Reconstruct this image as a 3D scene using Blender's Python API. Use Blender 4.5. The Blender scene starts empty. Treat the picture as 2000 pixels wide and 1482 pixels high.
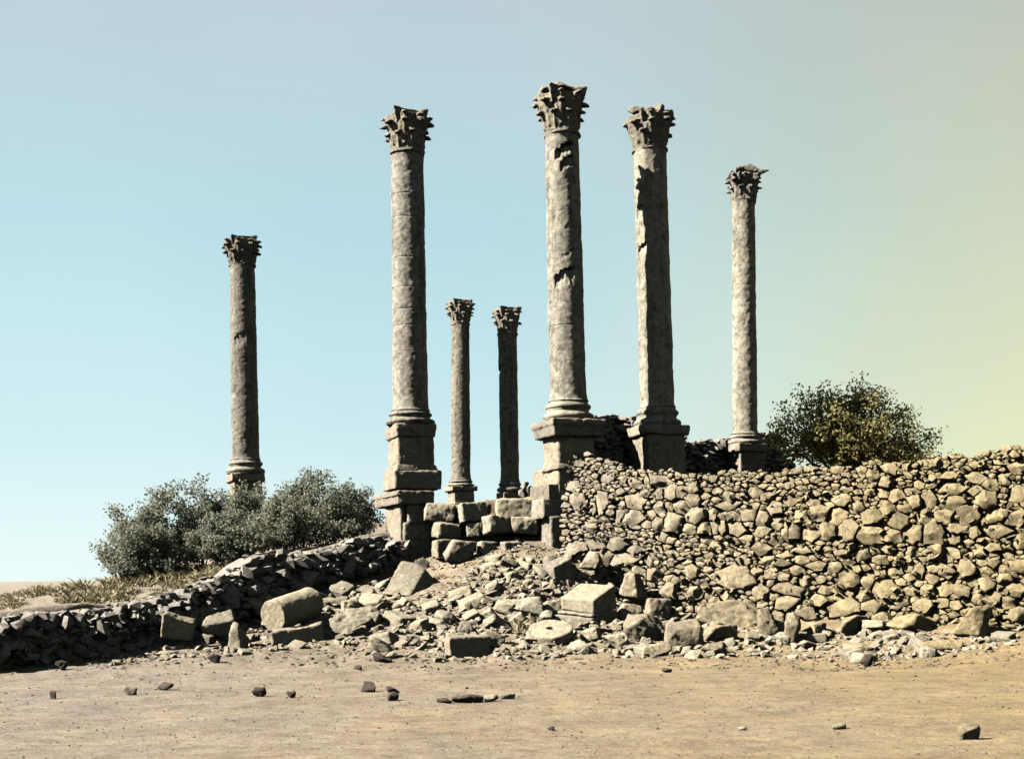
import bpy, bmesh, math, random
import numpy as np
from mathutils import Vector, Matrix
R = math.radians
C = bpy.context.scene.collection
SC = bpy.context.scene

# ------------------------------------------------------------------ camera, sky, sun, exposure
F, CX, CY, EYE, ROLL = 2500.0, 1000.0, 1120.0, 1.6, R(-0.8)
cd = bpy.data.cameras.new('camera'); cam = bpy.data.objects.new('camera', cd); C.objects.link(cam)
cd.sensor_width = 36.0; cd.sensor_fit = 'HORIZONTAL'; cd.lens = 36.0 * F / 2000.0
cd.shift_y = (CY - 741.0) / 2000.0
cd.clip_start = 0.1; cd.clip_end = 6000.0
cam.matrix_world = Matrix.Translation((0, 0, EYE)) @ Matrix.Rotation(R(90), 4, 'X') @ Matrix.Rotation(ROLL, 4, 'Z')
SC.camera = cam

SUN_EL, SUN_AZ = R(40.0), math.atan2(-0.97, -0.242)      # azimuth from +Y towards +X
w = bpy.data.worlds.new('World'); SC.world = w; w.use_nodes = True
nt = w.node_tree; nt.nodes.clear()
wo = nt.nodes.new('ShaderNodeOutputWorld'); bg = nt.nodes.new('ShaderNodeBackground')
sk = nt.nodes.new('ShaderNodeTexSky'); sk.sky_type = 'NISHITA'; sk.sun_disc = False
sk.sun_elevation = SUN_EL; sk.sun_rotation = SUN_AZ % (2 * math.pi)
sk.air_density = 1.0; sk.dust_density = 1.0; sk.ozone_density = 1.0; sk.altitude = 1200
bg.inputs['Strength'].default_value = 0.10
# the pale, slightly yellowing summer sky: a gradient by height and compass direction laid over the Nishita sky
def wn(kind, **kw):
    n = nt.nodes.new('ShaderNode' + kind)
    for a, v in kw.items(): setattr(n, a, v)
    return n
def wmath(op, a, b=0.0, clamp=False):
    n = wn('Math', operation=op, use_clamp=clamp)
    for i, v in enumerate((a, b)):
        if hasattr(v, 'is_output'): nt.links.new(v, n.inputs[i])
        else: n.inputs[i].default_value = v
    return n.outputs[0]
def wramp(src, stops):
    n = wn('ValToRGB'); e = n.color_ramp.elements
    while len(e) < len(stops): e.new(0.5)
    for x, (p, c) in zip(e, stops): x.position = p; x.color = (*c, 1)
    nt.links.new(src, n.inputs[0]); return n.outputs[0]
def wmix(fac, a, b, mode='MIX'):
    n = wn('Mix', data_type='RGBA', blend_type=mode); n.clamp_result = False
    for sock, v in ((n.inputs[0], fac), (n.inputs[6], a), (n.inputs[7], b)):
        if hasattr(v, 'is_output'): nt.links.new(v, sock)
        else: sock.default_value = v if not hasattr(v, '__len__') else (*v, 1)
    return n.outputs[2]
tcw = wn('TexCoord'); sp = wn('SeparateXYZ'); nt.links.new(tcw.outputs['Generated'], sp.inputs[0])
el = wramp(sp.outputs['Z'], [(0.0, (0.62, 0.74, 0.74)), (0.10, (0.48, 0.65, 0.67)), (0.26, (0.385, 0.575, 0.615)), (0.42, (0.41, 0.49, 0.53)), (0.60, (0.06, 0.08, 0.10)), (1.0, (0.02, 0.03, 0.045))])
er = wramp(sp.outputs['Z'], [(0.0, (0.66, 0.66, 0.36)), (0.10, (0.59, 0.61, 0.37)), (0.26, (0.47, 0.51, 0.38)), (0.42, (0.40, 0.43, 0.37)), (0.60, (0.06, 0.08, 0.09)), (1.0, (0.02, 0.03, 0.04))])
az = wmath('DIVIDE', sp.outputs['X'], wmath('MAXIMUM', wmath('ABSOLUTE', sp.outputs['Y']), 0.2))
fz = wn('MapRange', interpolation_type='SMOOTHSTEP'); nt.links.new(az, fz.inputs['Value'])
fz.inputs['From Min'].default_value = -0.06; fz.inputs['From Max'].default_value = 0.44
grd = wmix(fz.outputs[0], el, er)
bk = wn('MapRange', interpolation_type='SMOOTHSTEP'); nt.links.new(sp.outputs['Y'], bk.inputs['Value'])
bk.inputs['From Min'].default_value = 0.2; bk.inputs['From Max'].default_value = 0.82; bk.inputs['To Min'].default_value = 0.25; bk.inputs['To Max'].default_value = 1.0
grd = wmix(1.0, grd, wmix(bk.outputs[0], (0, 0, 0), (4.5, 4.5, 4.5)), 'MULTIPLY')
hz = wn('TexNoise'); hz.inputs['Scale'].default_value = 3.0; hz.inputs['Detail'].default_value = 7.0; nt.links.new(tcw.outputs['Generated'], hz.inputs['Vector'])
grd = wmix(1.0, grd, wramp(hz.outputs['Fac'], [(0.3, (0.955, 0.965, 0.97)), (0.7, (1.05, 1.035, 1.025))]), 'MULTIPLY')    # thin uneven haze
low = wmix(0.95, sk.outputs[0], grd)
nt.links.new(low, bg.inputs['Color']); nt.links.new(bg.outputs[0], wo.inputs[0])

sd = bpy.data.lights.new('sun', 'SUN'); sd.energy = 5.0; sd.angle = R(0.5); sd.color = (1.0, 0.955, 0.87)
sun = bpy.data.objects.new('sun', sd); C.objects.link(sun)
S = Vector((math.sin(SUN_AZ) * math.cos(SUN_EL), math.cos(SUN_AZ) * math.cos(SUN_EL), math.sin(SUN_EL)))
sun.rotation_euler = S.to_track_quat('Z', 'Y').to_euler(); sun.location = S * 60
SC.view_settings.view_transform = 'Standard'; SC.view_settings.look = 'None'
SC.view_settings.exposure = 1.5; SC.view_settings.gamma = 1.0
SC.cycles.max_bounces = 4; SC.cycles.diffuse_bounces = 0; SC.cycles.glossy_bounces = 1
SC.cycles.transparent_max_bounces = 6

# ------------------------------------------------------------------ helpers
cr, sr = math.cos(ROLL), math.sin(ROLL)
def P(px, py, Y):
    a, b = (px - CX) / F, (CY - py) / F
    return Vector((Y * (a * cr - b * sr), Y, EYE + Y * (a * sr + b * cr)))
def Pn(px, py):                                             # ray directions, arrays
    a, b = (np.asarray(px, float) - CX) / F, (CY - np.asarray(py, float)) / F
    return np.stack([a * cr - b * sr, np.ones_like(a), a * sr + b * cr], -1)
EY = np.array([0, 0, EYE])
def pixel_of(p):
    x, z = p[0] / p[1], (p[2] - EYE) / p[1]
    a, b = x * cr + z * sr, -x * sr + z * cr
    return CX + F * a, CY - F * b

def _h(i, j, k, s):
    n = (i * 374761393 + j * 668265263 + k * 2147483647 + s * 974634777) & 0xffffffff
    n = ((n ^ (n >> 13)) * 1274126177) & 0xffffffff
    n = ((n ^ (n >> 16)) * 2246822519) & 0xffffffff
    return ((n ^ (n >> 15)) & 0xffffff) / float(0xffffff) * 2 - 1
def vn(p, s=0):                                             # value noise on (n,3)
    p = np.asarray(p, float); f = np.floor(p); t = p - f; t = t * t * (3 - 2 * t)
    i = f.astype(np.int64); r = 0
    for dx in (0, 1):
        for dy in (0, 1):
            for dz in (0, 1):
                wgt = (t[:, 0] if dx else 1 - t[:, 0]) * (t[:, 1] if dy else 1 - t[:, 1]) * (t[:, 2] if dz else 1 - t[:, 2])
                r = r + wgt * _h(i[:, 0] + dx, i[:, 1] + dy, i[:, 2] + dz, s)
    return r
def fbm(p, s=0, o=3):
    r = 0; a = 1.0
    for k in range(o):
        r = r + a * vn(np.asarray(p) * 2.03 ** k + 17.3 * k, s + k); a *= 0.5
    return r

def tag(o, label=None, cat=None, group=None, kind=None):
    if label: o['label'] = label
    if cat: o['category'] = cat
    if group: o['group'] = group
    if kind: o['kind'] = kind
    return o
def link(name, me, mat=None, parent=None, smooth=True):
    o = bpy.data.objects.new(name, me); C.objects.link(o)
    if mat is not None and not me.materials: me.materials.append(mat)
    if smooth: me.polygons.foreach_set('use_smooth', [True] * len(me.polygons))
    if parent is not None: o.parent = parent
    return o
def empty(name, loc, label, cat, group=None):
    o = bpy.data.objects.new(name, None); C.objects.link(o); o.location = loc; o.empty_display_size = 0.2
    return tag(o, label, cat, group)
def mesh(name, v, f):
    me = bpy.data.meshes.new(name); me.from_pydata([tuple(x) for x in v], [], f); me.update(); return me
def np_mesh(name, v, f):                                    # v (n,3), f (m,k) one polygon size
    v = np.asarray(v, np.float32); f = np.asarray(f, np.int32); k = f.shape[1]
    me = bpy.data.meshes.new(name); me.vertices.add(len(v)); me.vertices.foreach_set('co', v.ravel())
    me.loops.add(f.size); me.loops.foreach_set('vertex_index', f.ravel())
    me.polygons.add(len(f)); me.polygons.foreach_set('loop_start', np.arange(0, f.size, k, dtype=np.int32))
    me.polygons.foreach_set('loop_total', np.full(len(f), k, np.int32)); me.update(calc_edges=True); return me
def join_parts(parts):                                      # [(v,f)...] -> v,f  (f lists)
    V, Fc, n = [], [], 0
    for v, f in parts:
        V.append(np.asarray(v, float)); Fc += [[i + n for i in q] for q in f]; n += len(v)
    return np.concatenate(V), Fc
def get_v(me):
    a = np.empty(len(me.vertices) * 3, np.float32); me.vertices.foreach_get('co', a); return a.reshape(-1, 3).astype(float)
def set_v(me, v):
    me.vertices.foreach_set('co', np.asarray(v, np.float32).ravel()); me.update()
def get_n(me):
    a = np.empty(len(me.vertices) * 3, np.float32); me.vertex_normals.foreach_get('vector', a); return a.reshape(-1, 3).astype(float)

def weather(me, voxel, smooth=2, amp=(0.02, 0.008, 0.0), scale=(2.5, 9.0, 25.0), seed=0):
    """voxel-remesh a closed mesh, round its edges and roughen it: worn stone"""
    ob = bpy.data.objects.new('tmp', me); C.objects.link(ob)
    md = ob.modifiers.new('r', 'REMESH'); md.mode = 'VOXEL'; md.voxel_size = voxel; md.adaptivity = 0.0
    dg = bpy.context.evaluated_depsgraph_get()
    out = bpy.data.meshes.new_from_object(ob.evaluated_get(dg))
    nm = me.name; bpy.data.objects.remove(ob); bpy.data.meshes.remove(me); out.name = nm
    v = get_v(out); e = np.empty(len(out.edges) * 2, np.int32); out.edges.foreach_get('vertices', e); e = e.reshape(-1, 2)
    deg = np.bincount(e.ravel(), minlength=len(v))[:, None]
    for _ in range(smooth):
        a = np.zeros_like(v); np.add.at(a, e[:, 0], v[e[:, 1]]); np.add.at(a, e[:, 1], v[e[:, 0]])
        v = v * 0.4 + 0.6 * a / np.maximum(deg, 1)
    set_v(out, v); n = get_n(out)
    d = amp[0] * fbm(v * scale[0], seed, 3) + amp[1] * fbm(v * scale[1], seed + 9, 2)
    if amp[2]: d = d - amp[2] * np.maximum(0, vn(v * scale[2], seed + 20) - 0.35) * 2
    ch = np.maximum(0, fbm(v * scale[0] * 1.9, seed + 31, 2) - 0.55); d = d - amp[0] * 2.0 * ch
    set_v(out, v + n * d[:, None]); return out
def hull_mesh(name, pts):
    bm = bmesh.new()
    for p in pts: bm.verts.new(p)
    bmesh.ops.convex_hull(bm, input=bm.verts)
    lone = [v for v in bm.verts if not v.link_faces]
    bmesh.ops.delete(bm, geom=lone, context='VERTS')
    bmesh.ops.recalc_face_normals(bm, faces=bm.faces)
    me = bpy.data.meshes.new(name); bm.to_mesh(me); bm.free(); return me
def box_pts(cx, cy, z0, z1, sx, sy, yaw, top=None):         # eight corners; sx along the yaw axis
    c, s = math.cos(yaw), math.sin(yaw); out = []
    for z, k in ((z0, 1.0), (z1, top or 1.0)):
        for a, b in ((-1, -1), (1, -1), (1, 1), (-1, 1)):
            u, v = a * sx / 2 * k, b * sy / 2 * k
            out.append((cx + u * c - v * s, cy + u * s + v * c, z))
    return out
BOXF = [[3, 2, 1, 0], [4, 5, 6, 7], [0, 1, 5, 4], [1, 2, 6, 5], [2, 3, 7, 6], [3, 0, 4, 7]]
def lathe(prof, n=64):                                      # prof [(r,z)...]
    a = np.linspace(0, 2 * np.pi, n, endpoint=False); v, f = [], []
    for r, z in prof: v += [(r * math.cos(t), r * math.sin(t), z) for t in a]
    m = len(prof)
    for i in range(m - 1):
        for k in range(n):
            k2 = (k + 1) % n; f.append([i * n + k, i * n + k2, (i + 1) * n + k2, (i + 1) * n + k])
    v += [(0, 0, prof[0][1]), (0, 0, prof[-1][1])]
    for k in range(n):
        k2 = (k + 1) % n; f.append([m * n, k2, k]); f.append([m * n + 1, (m - 1) * n + k, (m - 1) * n + k2])
    return np.array(v), f

# ------------------------------------------------------------------ materials
def nodes(name):
    m = bpy.data.materials.new(name); m.use_nodes = True; t = m.node_tree; t.nodes.clear()
    o = t.nodes.new('ShaderNodeOutputMaterial'); b = t.nodes.new('ShaderNodeBsdfPrincipled')
    b.inputs['Roughness'].default_value = 0.95; b.inputs['Specular IOR Level'].default_value = 0.12
    t.links.new(b.outputs[0], o.inputs[0]); return m, t, b
def N(t, kind, **kw):
    n = t.nodes.new('ShaderNode' + kind)
    for k, v in kw.items():
        if k in n.inputs: n.inputs[k].default_value = v
        else: setattr(n, k, v)
    return n
def ramp(t, src, stops):
    r = t.nodes.new('ShaderNodeValToRGB'); e = r.color_ramp.elements
    while len(e) < len(stops): e.new(0.5)
    for x, (p, c) in zip(e, stops):
        x.position = p; x.color = (c if len(c) == 4 else (*c, 1)) if hasattr(c, '__len__') else (c, c, c, 1)
    t.links.new(src, r.inputs[0]); return r.outputs[0]
def mix(t, fac, a, b, mode='MIX'):
    m = t.nodes.new('ShaderNodeMix'); m.data_type = 'RGBA'; m.blend_type = mode; m.clamp_result = False
    for sock, val in ((m.inputs[0], fac), (m.inputs[6], a), (m.inputs[7], b)):
        if hasattr(val, 'is_output'): t.links.new(val, sock)
        else: sock.default_value = val if not hasattr(val, '__len__') else (*val, 1)[:4]
    return m.outputs[2]
def stone_mat(name, ca, cb, cc, sc=1.0, lichen=0.5, island=True, bump=0.5, stain=0.5):
    m, t, b = nodes(name)
    tc = N(t, 'TexCoord'); oi = N(t, 'ObjectInfo'); gi = N(t, 'NewGeometry')
    off = N(t, 'VectorMath', operation='SCALE'); off.inputs[0].default_value = (37, 53, 91)
    t.links.new(oi.outputs['Random'], off.inputs['Scale'])
    ad = N(t, 'VectorMath', operation='ADD'); t.links.new(tc.outputs['Object'], ad.inputs[0]); t.links.new(off.outputs[0], ad.inputs[1])
    vec = ad.outputs[0]
    def noise(s, d=5, r=0.6):
        n = N(t, 'TexNoise', Scale=s * sc, Detail=d, Roughness=r); t.links.new(vec, n.inputs['Vector']); return n.outputs['Fac']
    n1, n2, n3, n4 = noise(1.7), noise(7.0, 6, 0.65), noise(38.0, 4, 0.7), noise(4.2, 7, 0.7)
    col = mix(t, ramp(t, n1, [(0.35, 0.0), (0.65, 1.0)]), ca, cb)
    col = mix(t, ramp(t, n2, [(0.42, 0.0), (0.66, 0.8)]), col, cc)
    rnd = gi.outputs['Random Per Island'] if island else oi.outputs['Random']
    col = mix(t, 1.0, col, ramp(t, rnd, [(0.0, (0.72, 0.70, 0.68)), (0.35, (1.0, 0.98, 0.94)), (0.7, (1.12, 1.08, 0.98)), (1.0, (0.86, 0.86, 0.88))]), 'MULTIPLY')
    dk = ramp(t, n4, [(0.36, 0.38), (0.50, 1.0)])                        # weather stains, dark lichen
    col = mix(t, stain, col, mix(t, 1.0, col, dk, 'MULTIPLY'))
    wl = ramp(t, noise(11.0, 3, 0.5), [(0.60, 0.0), (0.67, 1.0)])            # pale lichen
    lm = N(t, 'Math', operation='MULTIPLY'); t.links.new(wl, lm.inputs[0]); lm.inputs[1].default_value = lichen
    col = mix(t, lm.outputs[0], col, (0.41, 0.40, 0.34))
    col = mix(t, 1.0, col, ramp(t, n3, [(0.28, 0.62), (0.55, 1.0), (0.8, 1.15)]), 'MULTIPLY')
    t.links.new(col, b.inputs['Base Color'])
    bn = N(t, 'Bump', Strength=bump, Distance=0.03)
    h = N(t, 'Math', operation='ADD'); t.links.new(n3, h.inputs[0]); t.links.new(n2, h.inputs[1])
    t.links.new(h.outputs[0], bn.inputs['Height']); t.links.new(bn.outputs[0], b.inputs['Normal'])
    return m
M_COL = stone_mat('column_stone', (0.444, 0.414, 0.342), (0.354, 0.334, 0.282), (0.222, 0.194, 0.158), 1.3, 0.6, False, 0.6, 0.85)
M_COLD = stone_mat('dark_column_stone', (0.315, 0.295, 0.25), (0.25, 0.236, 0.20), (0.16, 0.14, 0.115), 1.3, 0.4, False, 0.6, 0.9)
M_CAP = stone_mat('carved_stone', (0.374, 0.340, 0.276), (0.286, 0.259, 0.215), (0.179, 0.151, 0.125), 2.0, 0.35, False, 0.6, 0.8)
M_PED = stone_mat('pedestal_stone', (0.403, 0.355, 0.282), (0.307, 0.267, 0.217), (0.242, 0.202, 0.161), 1.3, 0.4, False, 0.5, 0.6)
M_WALL = stone_mat('wall_stone', (0.425, 0.353, 0.205), (0.328, 0.271, 0.164), (0.213, 0.164, 0.098), 1.6, 0.35, True, 0.7, 0.8)
M_DARK = stone_mat('basalt_stone', (0.421, 0.399, 0.363), (0.315, 0.293, 0.270), (0.211, 0.188, 0.176), 1.6, 0.30, True, 0.6, 0.5)
M_ROCK = stone_mat('fallen_stone', (0.485, 0.442, 0.335), (0.406, 0.370, 0.285), (0.299, 0.243, 0.185), 1.5, 0.45, False, 0.6, 0.5)
M_RUB = stone_mat('rubble_stone', (0.470, 0.421, 0.328), (0.385, 0.343, 0.271), (0.271, 0.221, 0.171), 2.5, 0.3, True, 0.6, 0.4)
M_LONE = stone_mat('lone_stone', (0.124, 0.105, 0.087), (0.099, 0.081, 0.068), (0.068, 0.056, 0.050), 3.0, 0.3, False, 0.6, 0.4)

def streaks(m, dark, pale):
    """rain streaks and pale lichen blotches down the shafts"""
    t = m.node_tree; b = t.nodes['Principled BSDF']; src = b.inputs['Base Color'].links[0].from_socket
    tc = N(t, 'TexCoord'); mp = N(t, 'Mapping'); mp.inputs['Scale'].default_value = (5.5, 5.5, 0.55); t.links.new(tc.outputs['Object'], mp.inputs['Vector'])
    oi = N(t, 'ObjectInfo'); av = N(t, 'VectorMath', operation='ADD'); t.links.new(mp.outputs[0], av.inputs[0])
    sc = N(t, 'VectorMath', operation='SCALE'); sc.inputs[0].default_value = (71, 13, 29); t.links.new(oi.outputs['Random'], sc.inputs['Scale']); t.links.new(sc.outputs[0], av.inputs[1])
    n = N(t, 'TexNoise', Scale=1.0, Detail=6.0, Roughness=0.65); t.links.new(av.outputs[0], n.inputs['Vector'])
    n2 = N(t, 'TexNoise', Scale=3.4, Detail=5.0, Roughness=0.7); ad = N(t, 'VectorMath', operation='ADD'); t.links.new(tc.outputs['Object'], ad.inputs[0]); t.links.new(sc.outputs[0], ad.inputs[1]); t.links.new(ad.outputs[0], n2.inputs['Vector'])
    col = mix(t, 1.0, src, ramp(t, n.outputs['Fac'], [(0.36, dark), (0.50, (1, 1, 1)), (0.66, (1.12, 1.12, 1.1))]), 'MULTIPLY')
    col = mix(t, ramp(t, n2.outputs['Fac'], [(0.56, 0.0), (0.66, 0.75)]), col, pale)
    t.links.new(col, b.inputs['Base Color'])
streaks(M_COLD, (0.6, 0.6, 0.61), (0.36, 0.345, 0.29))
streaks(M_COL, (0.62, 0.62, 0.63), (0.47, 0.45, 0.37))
def drift(m, x0, x1, tint):
    """the field stones turn from greyer limestone to ochre along the wall"""
    t = m.node_tree; b = t.nodes['Principled BSDF']; src = b.inputs['Base Color'].links[0].from_socket
    g = N(t, 'NewGeometry'); sx = N(t, 'SeparateXYZ'); t.links.new(g.outputs['Position'], sx.inputs[0])
    mr = N(t, 'MapRange'); t.links.new(sx.outputs['X'], mr.inputs['Value']); mr.inputs['From Min'].default_value = x0; mr.inputs['From Max'].default_value = x1
    t.links.new(mix(t, 1.0, src, mix(t, mr.outputs[0], tint, (1, 1, 1)), 'MULTIPLY'), b.inputs['Base Color'])
drift(M_WALL, 1.0, 7.5, (1.06, 1.12, 1.45))
def ground_mat():
    m, t, b = nodes('dry_earth'); g = N(t, 'NewGeometry'); pos = g.outputs['Position']
    def noise(s, d=6, r=0.6, v=pos):
        n = N(t, 'TexNoise', Scale=s, Detail=d, Roughness=r); t.links.new(v, n.inputs['Vector']); return n.outputs['Fac']
    sx = N(t, 'SeparateXYZ'); t.links.new(pos, sx.inputs[0])
    st = N(t, 'Mapping'); st.inputs['Scale'].default_value = (0.7, 1.0, 1.0); t.links.new(pos, st.inputs['Vector'])
    n1, n2, n3 = noise(0.5), noise(4.0, 8, 0.72), noise(32.0, 5, 0.8)
    n5 = noise(1.1, 7, 0.7, st.outputs[0])
    mr = N(t, 'MapRange'); t.links.new(sx.outputs['X'], mr.inputs['Value']); mr.inputs['From Min'].default_value = -7; mr.inputs['From Max'].default_value = 8
    wm = N(t, 'Math', operation='MULTIPLY_ADD'); t.links.new(n1, wm.inputs[0]); wm.inputs[1].default_value = 0.7
    ad = N(t, 'Math', operation='SUBTRACT'); t.links.new(mr.outputs[0], ad.inputs[0]); ad.inputs[1].default_value = 0.35
    t.links.new(ad.outputs[0], wm.inputs[2])
    col = mix(t, ramp(t, wm.outputs[0], [(0.1, 0.0), (0.95, 1.0)]), (0.363, 0.317, 0.263), (0.416, 0.308, 0.144))
    col = mix(t, ramp(t, n5, [(0.54, 0.0), (0.70, 0.45)]), col, (0.490, 0.435, 0.308))
    col = mix(t, ramp(t, n2, [(0.42, 0.0), (0.62, 0.85)]), col, (0.255, 0.190, 0.136))
    col = mix(t, 1.0, col, ramp(t, n3, [(0.25, 0.5), (0.5, 0.95), (0.75, 1.3)]), 'MULTIPLY')
    col = mix(t, 1.0, col, ramp(t, noise(0.9, 6, 0.65), [(0.35, (0.74, 0.74, 0.76)), (0.55, (1.0, 1.0, 1.0)), (0.72, (1.2, 1.17, 1.08))]), 'MULTIPLY')
    col = mix(t, 1.0, col, ramp(t, noise(1.7, 5, 0.7), [(0.34, (0.90, 0.97, 0.88)), (0.48, (1, 1, 1)), (0.60, (1.03, 0.98, 0.97)), (0.72, (1.06, 0.94, 0.86))]), 'MULTIPLY')
    n7 = noise(17.0, 3, 0.75)
    col = mix(t, 1.0, col, ramp(t, n7, [(0.30, 0.50), (0.46, 0.97), (0.60, 1.0), (0.74, 1.35)]), 'MULTIPLY')
    n6 = noise(70.0, 2, 0.6)
    col = mix(t, ramp(t, n6, [(0.60, 0.0), (0.68, 0.6)]), col, (0.671, 0.625, 0.471))
    col = mix(t, ramp(t, n6, [(0.30, 0.55), (0.38, 0.0)]), col, (0.198, 0.154, 0.108))
    t.links.new(col, b.inputs['Base Color'])
    bn = N(t, 'Bump', Strength=0.7, Distance=0.05)
    h = N(t, 'Math', operation='MULTIPLY_ADD'); t.links.new(n2, h.inputs[0]); h.inputs[1].default_value = 1.6; t.links.new(n3, h.inputs[2])
    t.links.new(h.outputs[0], bn.inputs['Height']); t.links.new(bn.outputs[0], b.inputs['Normal'])
    return m
M_GROUND = ground_mat()
def leaf_mat(name, c1, c2, c3, tr=0.25):
    m, t, b = nodes(name); g = N(t, 'NewGeometry')
    col = ramp(t, g.outputs['Random Per Island'], [(0.0, c1), (0.5, c2), (0.9, c2), (1.0, c3)])
    b.inputs['Roughness'].default_value = 0.6; b.inputs['Specular IOR Level'].default_value = 0.3
    t.links.new(col, b.inputs['Base Color'])
    tl = N(t, 'BsdfTranslucent'); t.links.new(col, tl.inputs['Color'])
    ms = N(t, 'MixShader'); ms.inputs[0].default_value = tr
    t.links.new(b.outputs[0], ms.inputs[1]); t.links.new(tl.outputs[0], ms.inputs[2])
    t.links.new(ms.outputs[0], t.nodes['Material Output'].inputs[0]); return m
M_LEAF = leaf_mat('shrub_leaf', (0.150, 0.169, 0.122), (0.281, 0.290, 0.215), (0.355, 0.290, 0.234), 0.5)
M_TREE = leaf_mat('tree_leaf', (0.198, 0.204, 0.067), (0.342, 0.309, 0.118), (0.525, 0.355, 0.157), 0.5)
M_GRASS = leaf_mat('dry_grass_blade', (0.264, 0.218, 0.119), (0.317, 0.271, 0.158), (0.185, 0.172, 0.092), 0.2)
def bark_mat():
    m, t, b = nodes('bark'); tc = N(t, 'TexCoord'); n = N(t, 'TexNoise', Scale=14.0, Detail=5.0); t.links.new(tc.outputs['Object'], n.inputs['Vector'])
    t.links.new(ramp(t, n.outputs['Fac'], [(0.3, (0.04, 0.03, 0.025)), (0.7, (0.13, 0.11, 0.09))]), b.inputs['Base Color']); return m
M_BARK = bark_mat()

# ------------------------------------------------------------------ the ground
def tps_fit(p, z):
    p = np.array(p, float); n = len(p); d = np.linalg.norm(p[:, None] - p[None], axis=-1)
    K = np.where(d > 0, d * d * np.log(d + 1e-9), 0) + np.eye(n) * 0.4
    A = np.zeros((n + 3, n + 3)); A[:n, :n] = K; A[:n, n] = 1; A[:n, n + 1:] = p; A[n, :n] = 1; A[n + 1:, :n] = p.T
    s = np.linalg.solve(A, np.concatenate([z, [0, 0, 0]])); return p, s
def tps(m, x, y):
    p, s = m; n = len(p); r = s[n] + s[n + 1] * x + s[n + 2] * y
    for i in range(n):
        d2 = (x - p[i, 0]) ** 2 + (y - p[i, 1]) ** 2; r = r + s[i] * 0.5 * d2 * np.log(d2 + 1e-9)
    return r
fp = [P(*a) for a in ((110, 1290, 23.3), (300, 1275, 23.8), (460, 1252, 25.3), (470, 1222, 26.7), (640, 1252, 25.0), (560, 1225, 26.2), (700, 1185, 27.3), (620, 1160, 28.5),
      (870, 1288, 23.6), (1000, 1288, 23.6), (760, 1118, 30.6), (850, 1108, 30.4), (930, 1085, 30.6), (1000, 1058, 30.5), (1075, 1072, 30.2), (900, 1170, 27.3),
      (1000, 1200, 26.2), (1100, 1190, 27.0), (1120, 1130, 28.6), (1180, 1262, 24.6), (1250, 1215, 26.3), (1330, 1268, 24.4), (1450, 1266, 24.6), (1600, 1270, 24.0), (1500, 1290, 23.2), (1210, 1195, 28.3), (1300, 1213, 27.6), (1400, 1222, 26.6), (1500, 1229, 26.0), (1600, 1236, 25.3), (1800, 1241, 24.2), (1950, 1240, 23.6),
      (1750, 1272, 23.4), (1850, 1290, 22.3))]
fp += [Vector((x, y, 0)) for x in (-14, -7, 0, 7) for y in (20.5, 14)] + [Vector((13, 20.5, 0.15)), Vector((13, 14, 0)), Vector((15, 22, 0.4))]
FR = tps_fit([(p.x, p.y) for p in fp], [p.z for p in fp])
bp = [P(*a) for a in ((150, 1180, 25.0), (300, 1163, 26.0), (460, 1130, 28.0), (250, 1128, 31.0), (450, 1098, 33.0), (640, 1062, 34.0), (480, 1000, 43.0), (205, 1145, 33.0), (100, 1160, 33.0), (330, 1112, 42.0), (230, 1140, 40.0), (150, 1155, 36.0), (60, 1160, 42.0), (330, 1112, 37.0), (400, 1105, 50.0), (250, 1140, 55.0))]
bp += [Vector(a) for a in ((-2, 38, 2.8), (-4, 36, 2.7), (0.5, 42, 2.9), (-3, 46, 3.0), (-1, 60, 3.0))]
bp += [Vector(a) for a in ((-25, 25, 0.35), (-25, 45, 0.3), (-12, 24, 0.7), (-14, 36, 0.5), (-12.5, 29, 0.75), (-12, 34, 0.9), (0, 34, 3.0), (-2.6, 33, 2.8), (0, 55, 3.1), (1.9, 31.8, 3.95), (4, 30.2, 3.75), (8, 27.9, 3.65), (10, 27, 3.8), (10, 40, 3.8), (20, 30, 3.8), (14, 24, 3.6))]
BK = tps_fit([(p.x, p.y) for p in bp], [p.z for p in bp])
BX = [-60, -12, -8.2, -5.8, -5.3, -2.87, 1.2, 1.31, 9.31, 16, 60]
BY = [0, 19.6, 23.1, 26.9, 28.4, 31.3, 31.2, 29.9, 24.6, 20, -5]
def sm(a, b, x):
    t = np.clip((x - a) / (b - a), 0, 1); return t * t * (3 - 2 * t)
def h_front(x, y):
    z = np.clip(tps(FR, x, y), -0.1, 3.2) * sm(17, 21.5, y)
    return z
def terrain(x, y):
    x = np.asarray(x, float); y = np.asarray(y, float)
    yb = np.interp(x, BX, BY); sl = (np.interp(x + 0.05, BX, BY) - np.interp(x - 0.05, BX, BY)) / 0.1
    d = (y - yb) / np.sqrt(1 + sl * sl)
    q = np.stack([x, y, np.zeros_like(x)], -1).reshape(-1, 3)
    bump = (0.05 * fbm(q * 0.9, 3, 3) + 0.018 * fbm(q * 4.0, 8, 2)).reshape(x.shape)
    far = sm(60, 200, np.hypot(x, y - 25))
    b = np.clip(tps(BK, x, y), 0.2, 4.3) * (1 - far) + 0.3 * far
    f = h_front(x, y) * (1 - far)
    k = sm(0.35, 0.85, d)
    amp = 0.35 + 1.0 * sm(20, 25, y)
    return f * (1 - k) + b * k + bump * amp
def grid_axis(lo, hi, step, far):
    a = list(np.arange(lo, hi + 1e-6, step)); g = step
    l, h = [], []
    x = lo
    while x > -far: g *= 1.35; x -= g; l.append(x)
    g = step; x = hi
    while x < far: g *= 1.35; x += g; h.append(x)
    return np.array(l[::-1] + a + h)
gx, gy = grid_axis(-13, 14, 0.09, 1500), grid_axis(9, 36, 0.09, 1500)
X, Yg = np.meshgrid(gx, gy); Z = terrain(X, Yg)
nx, ny = len(gx), len(gy)
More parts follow.
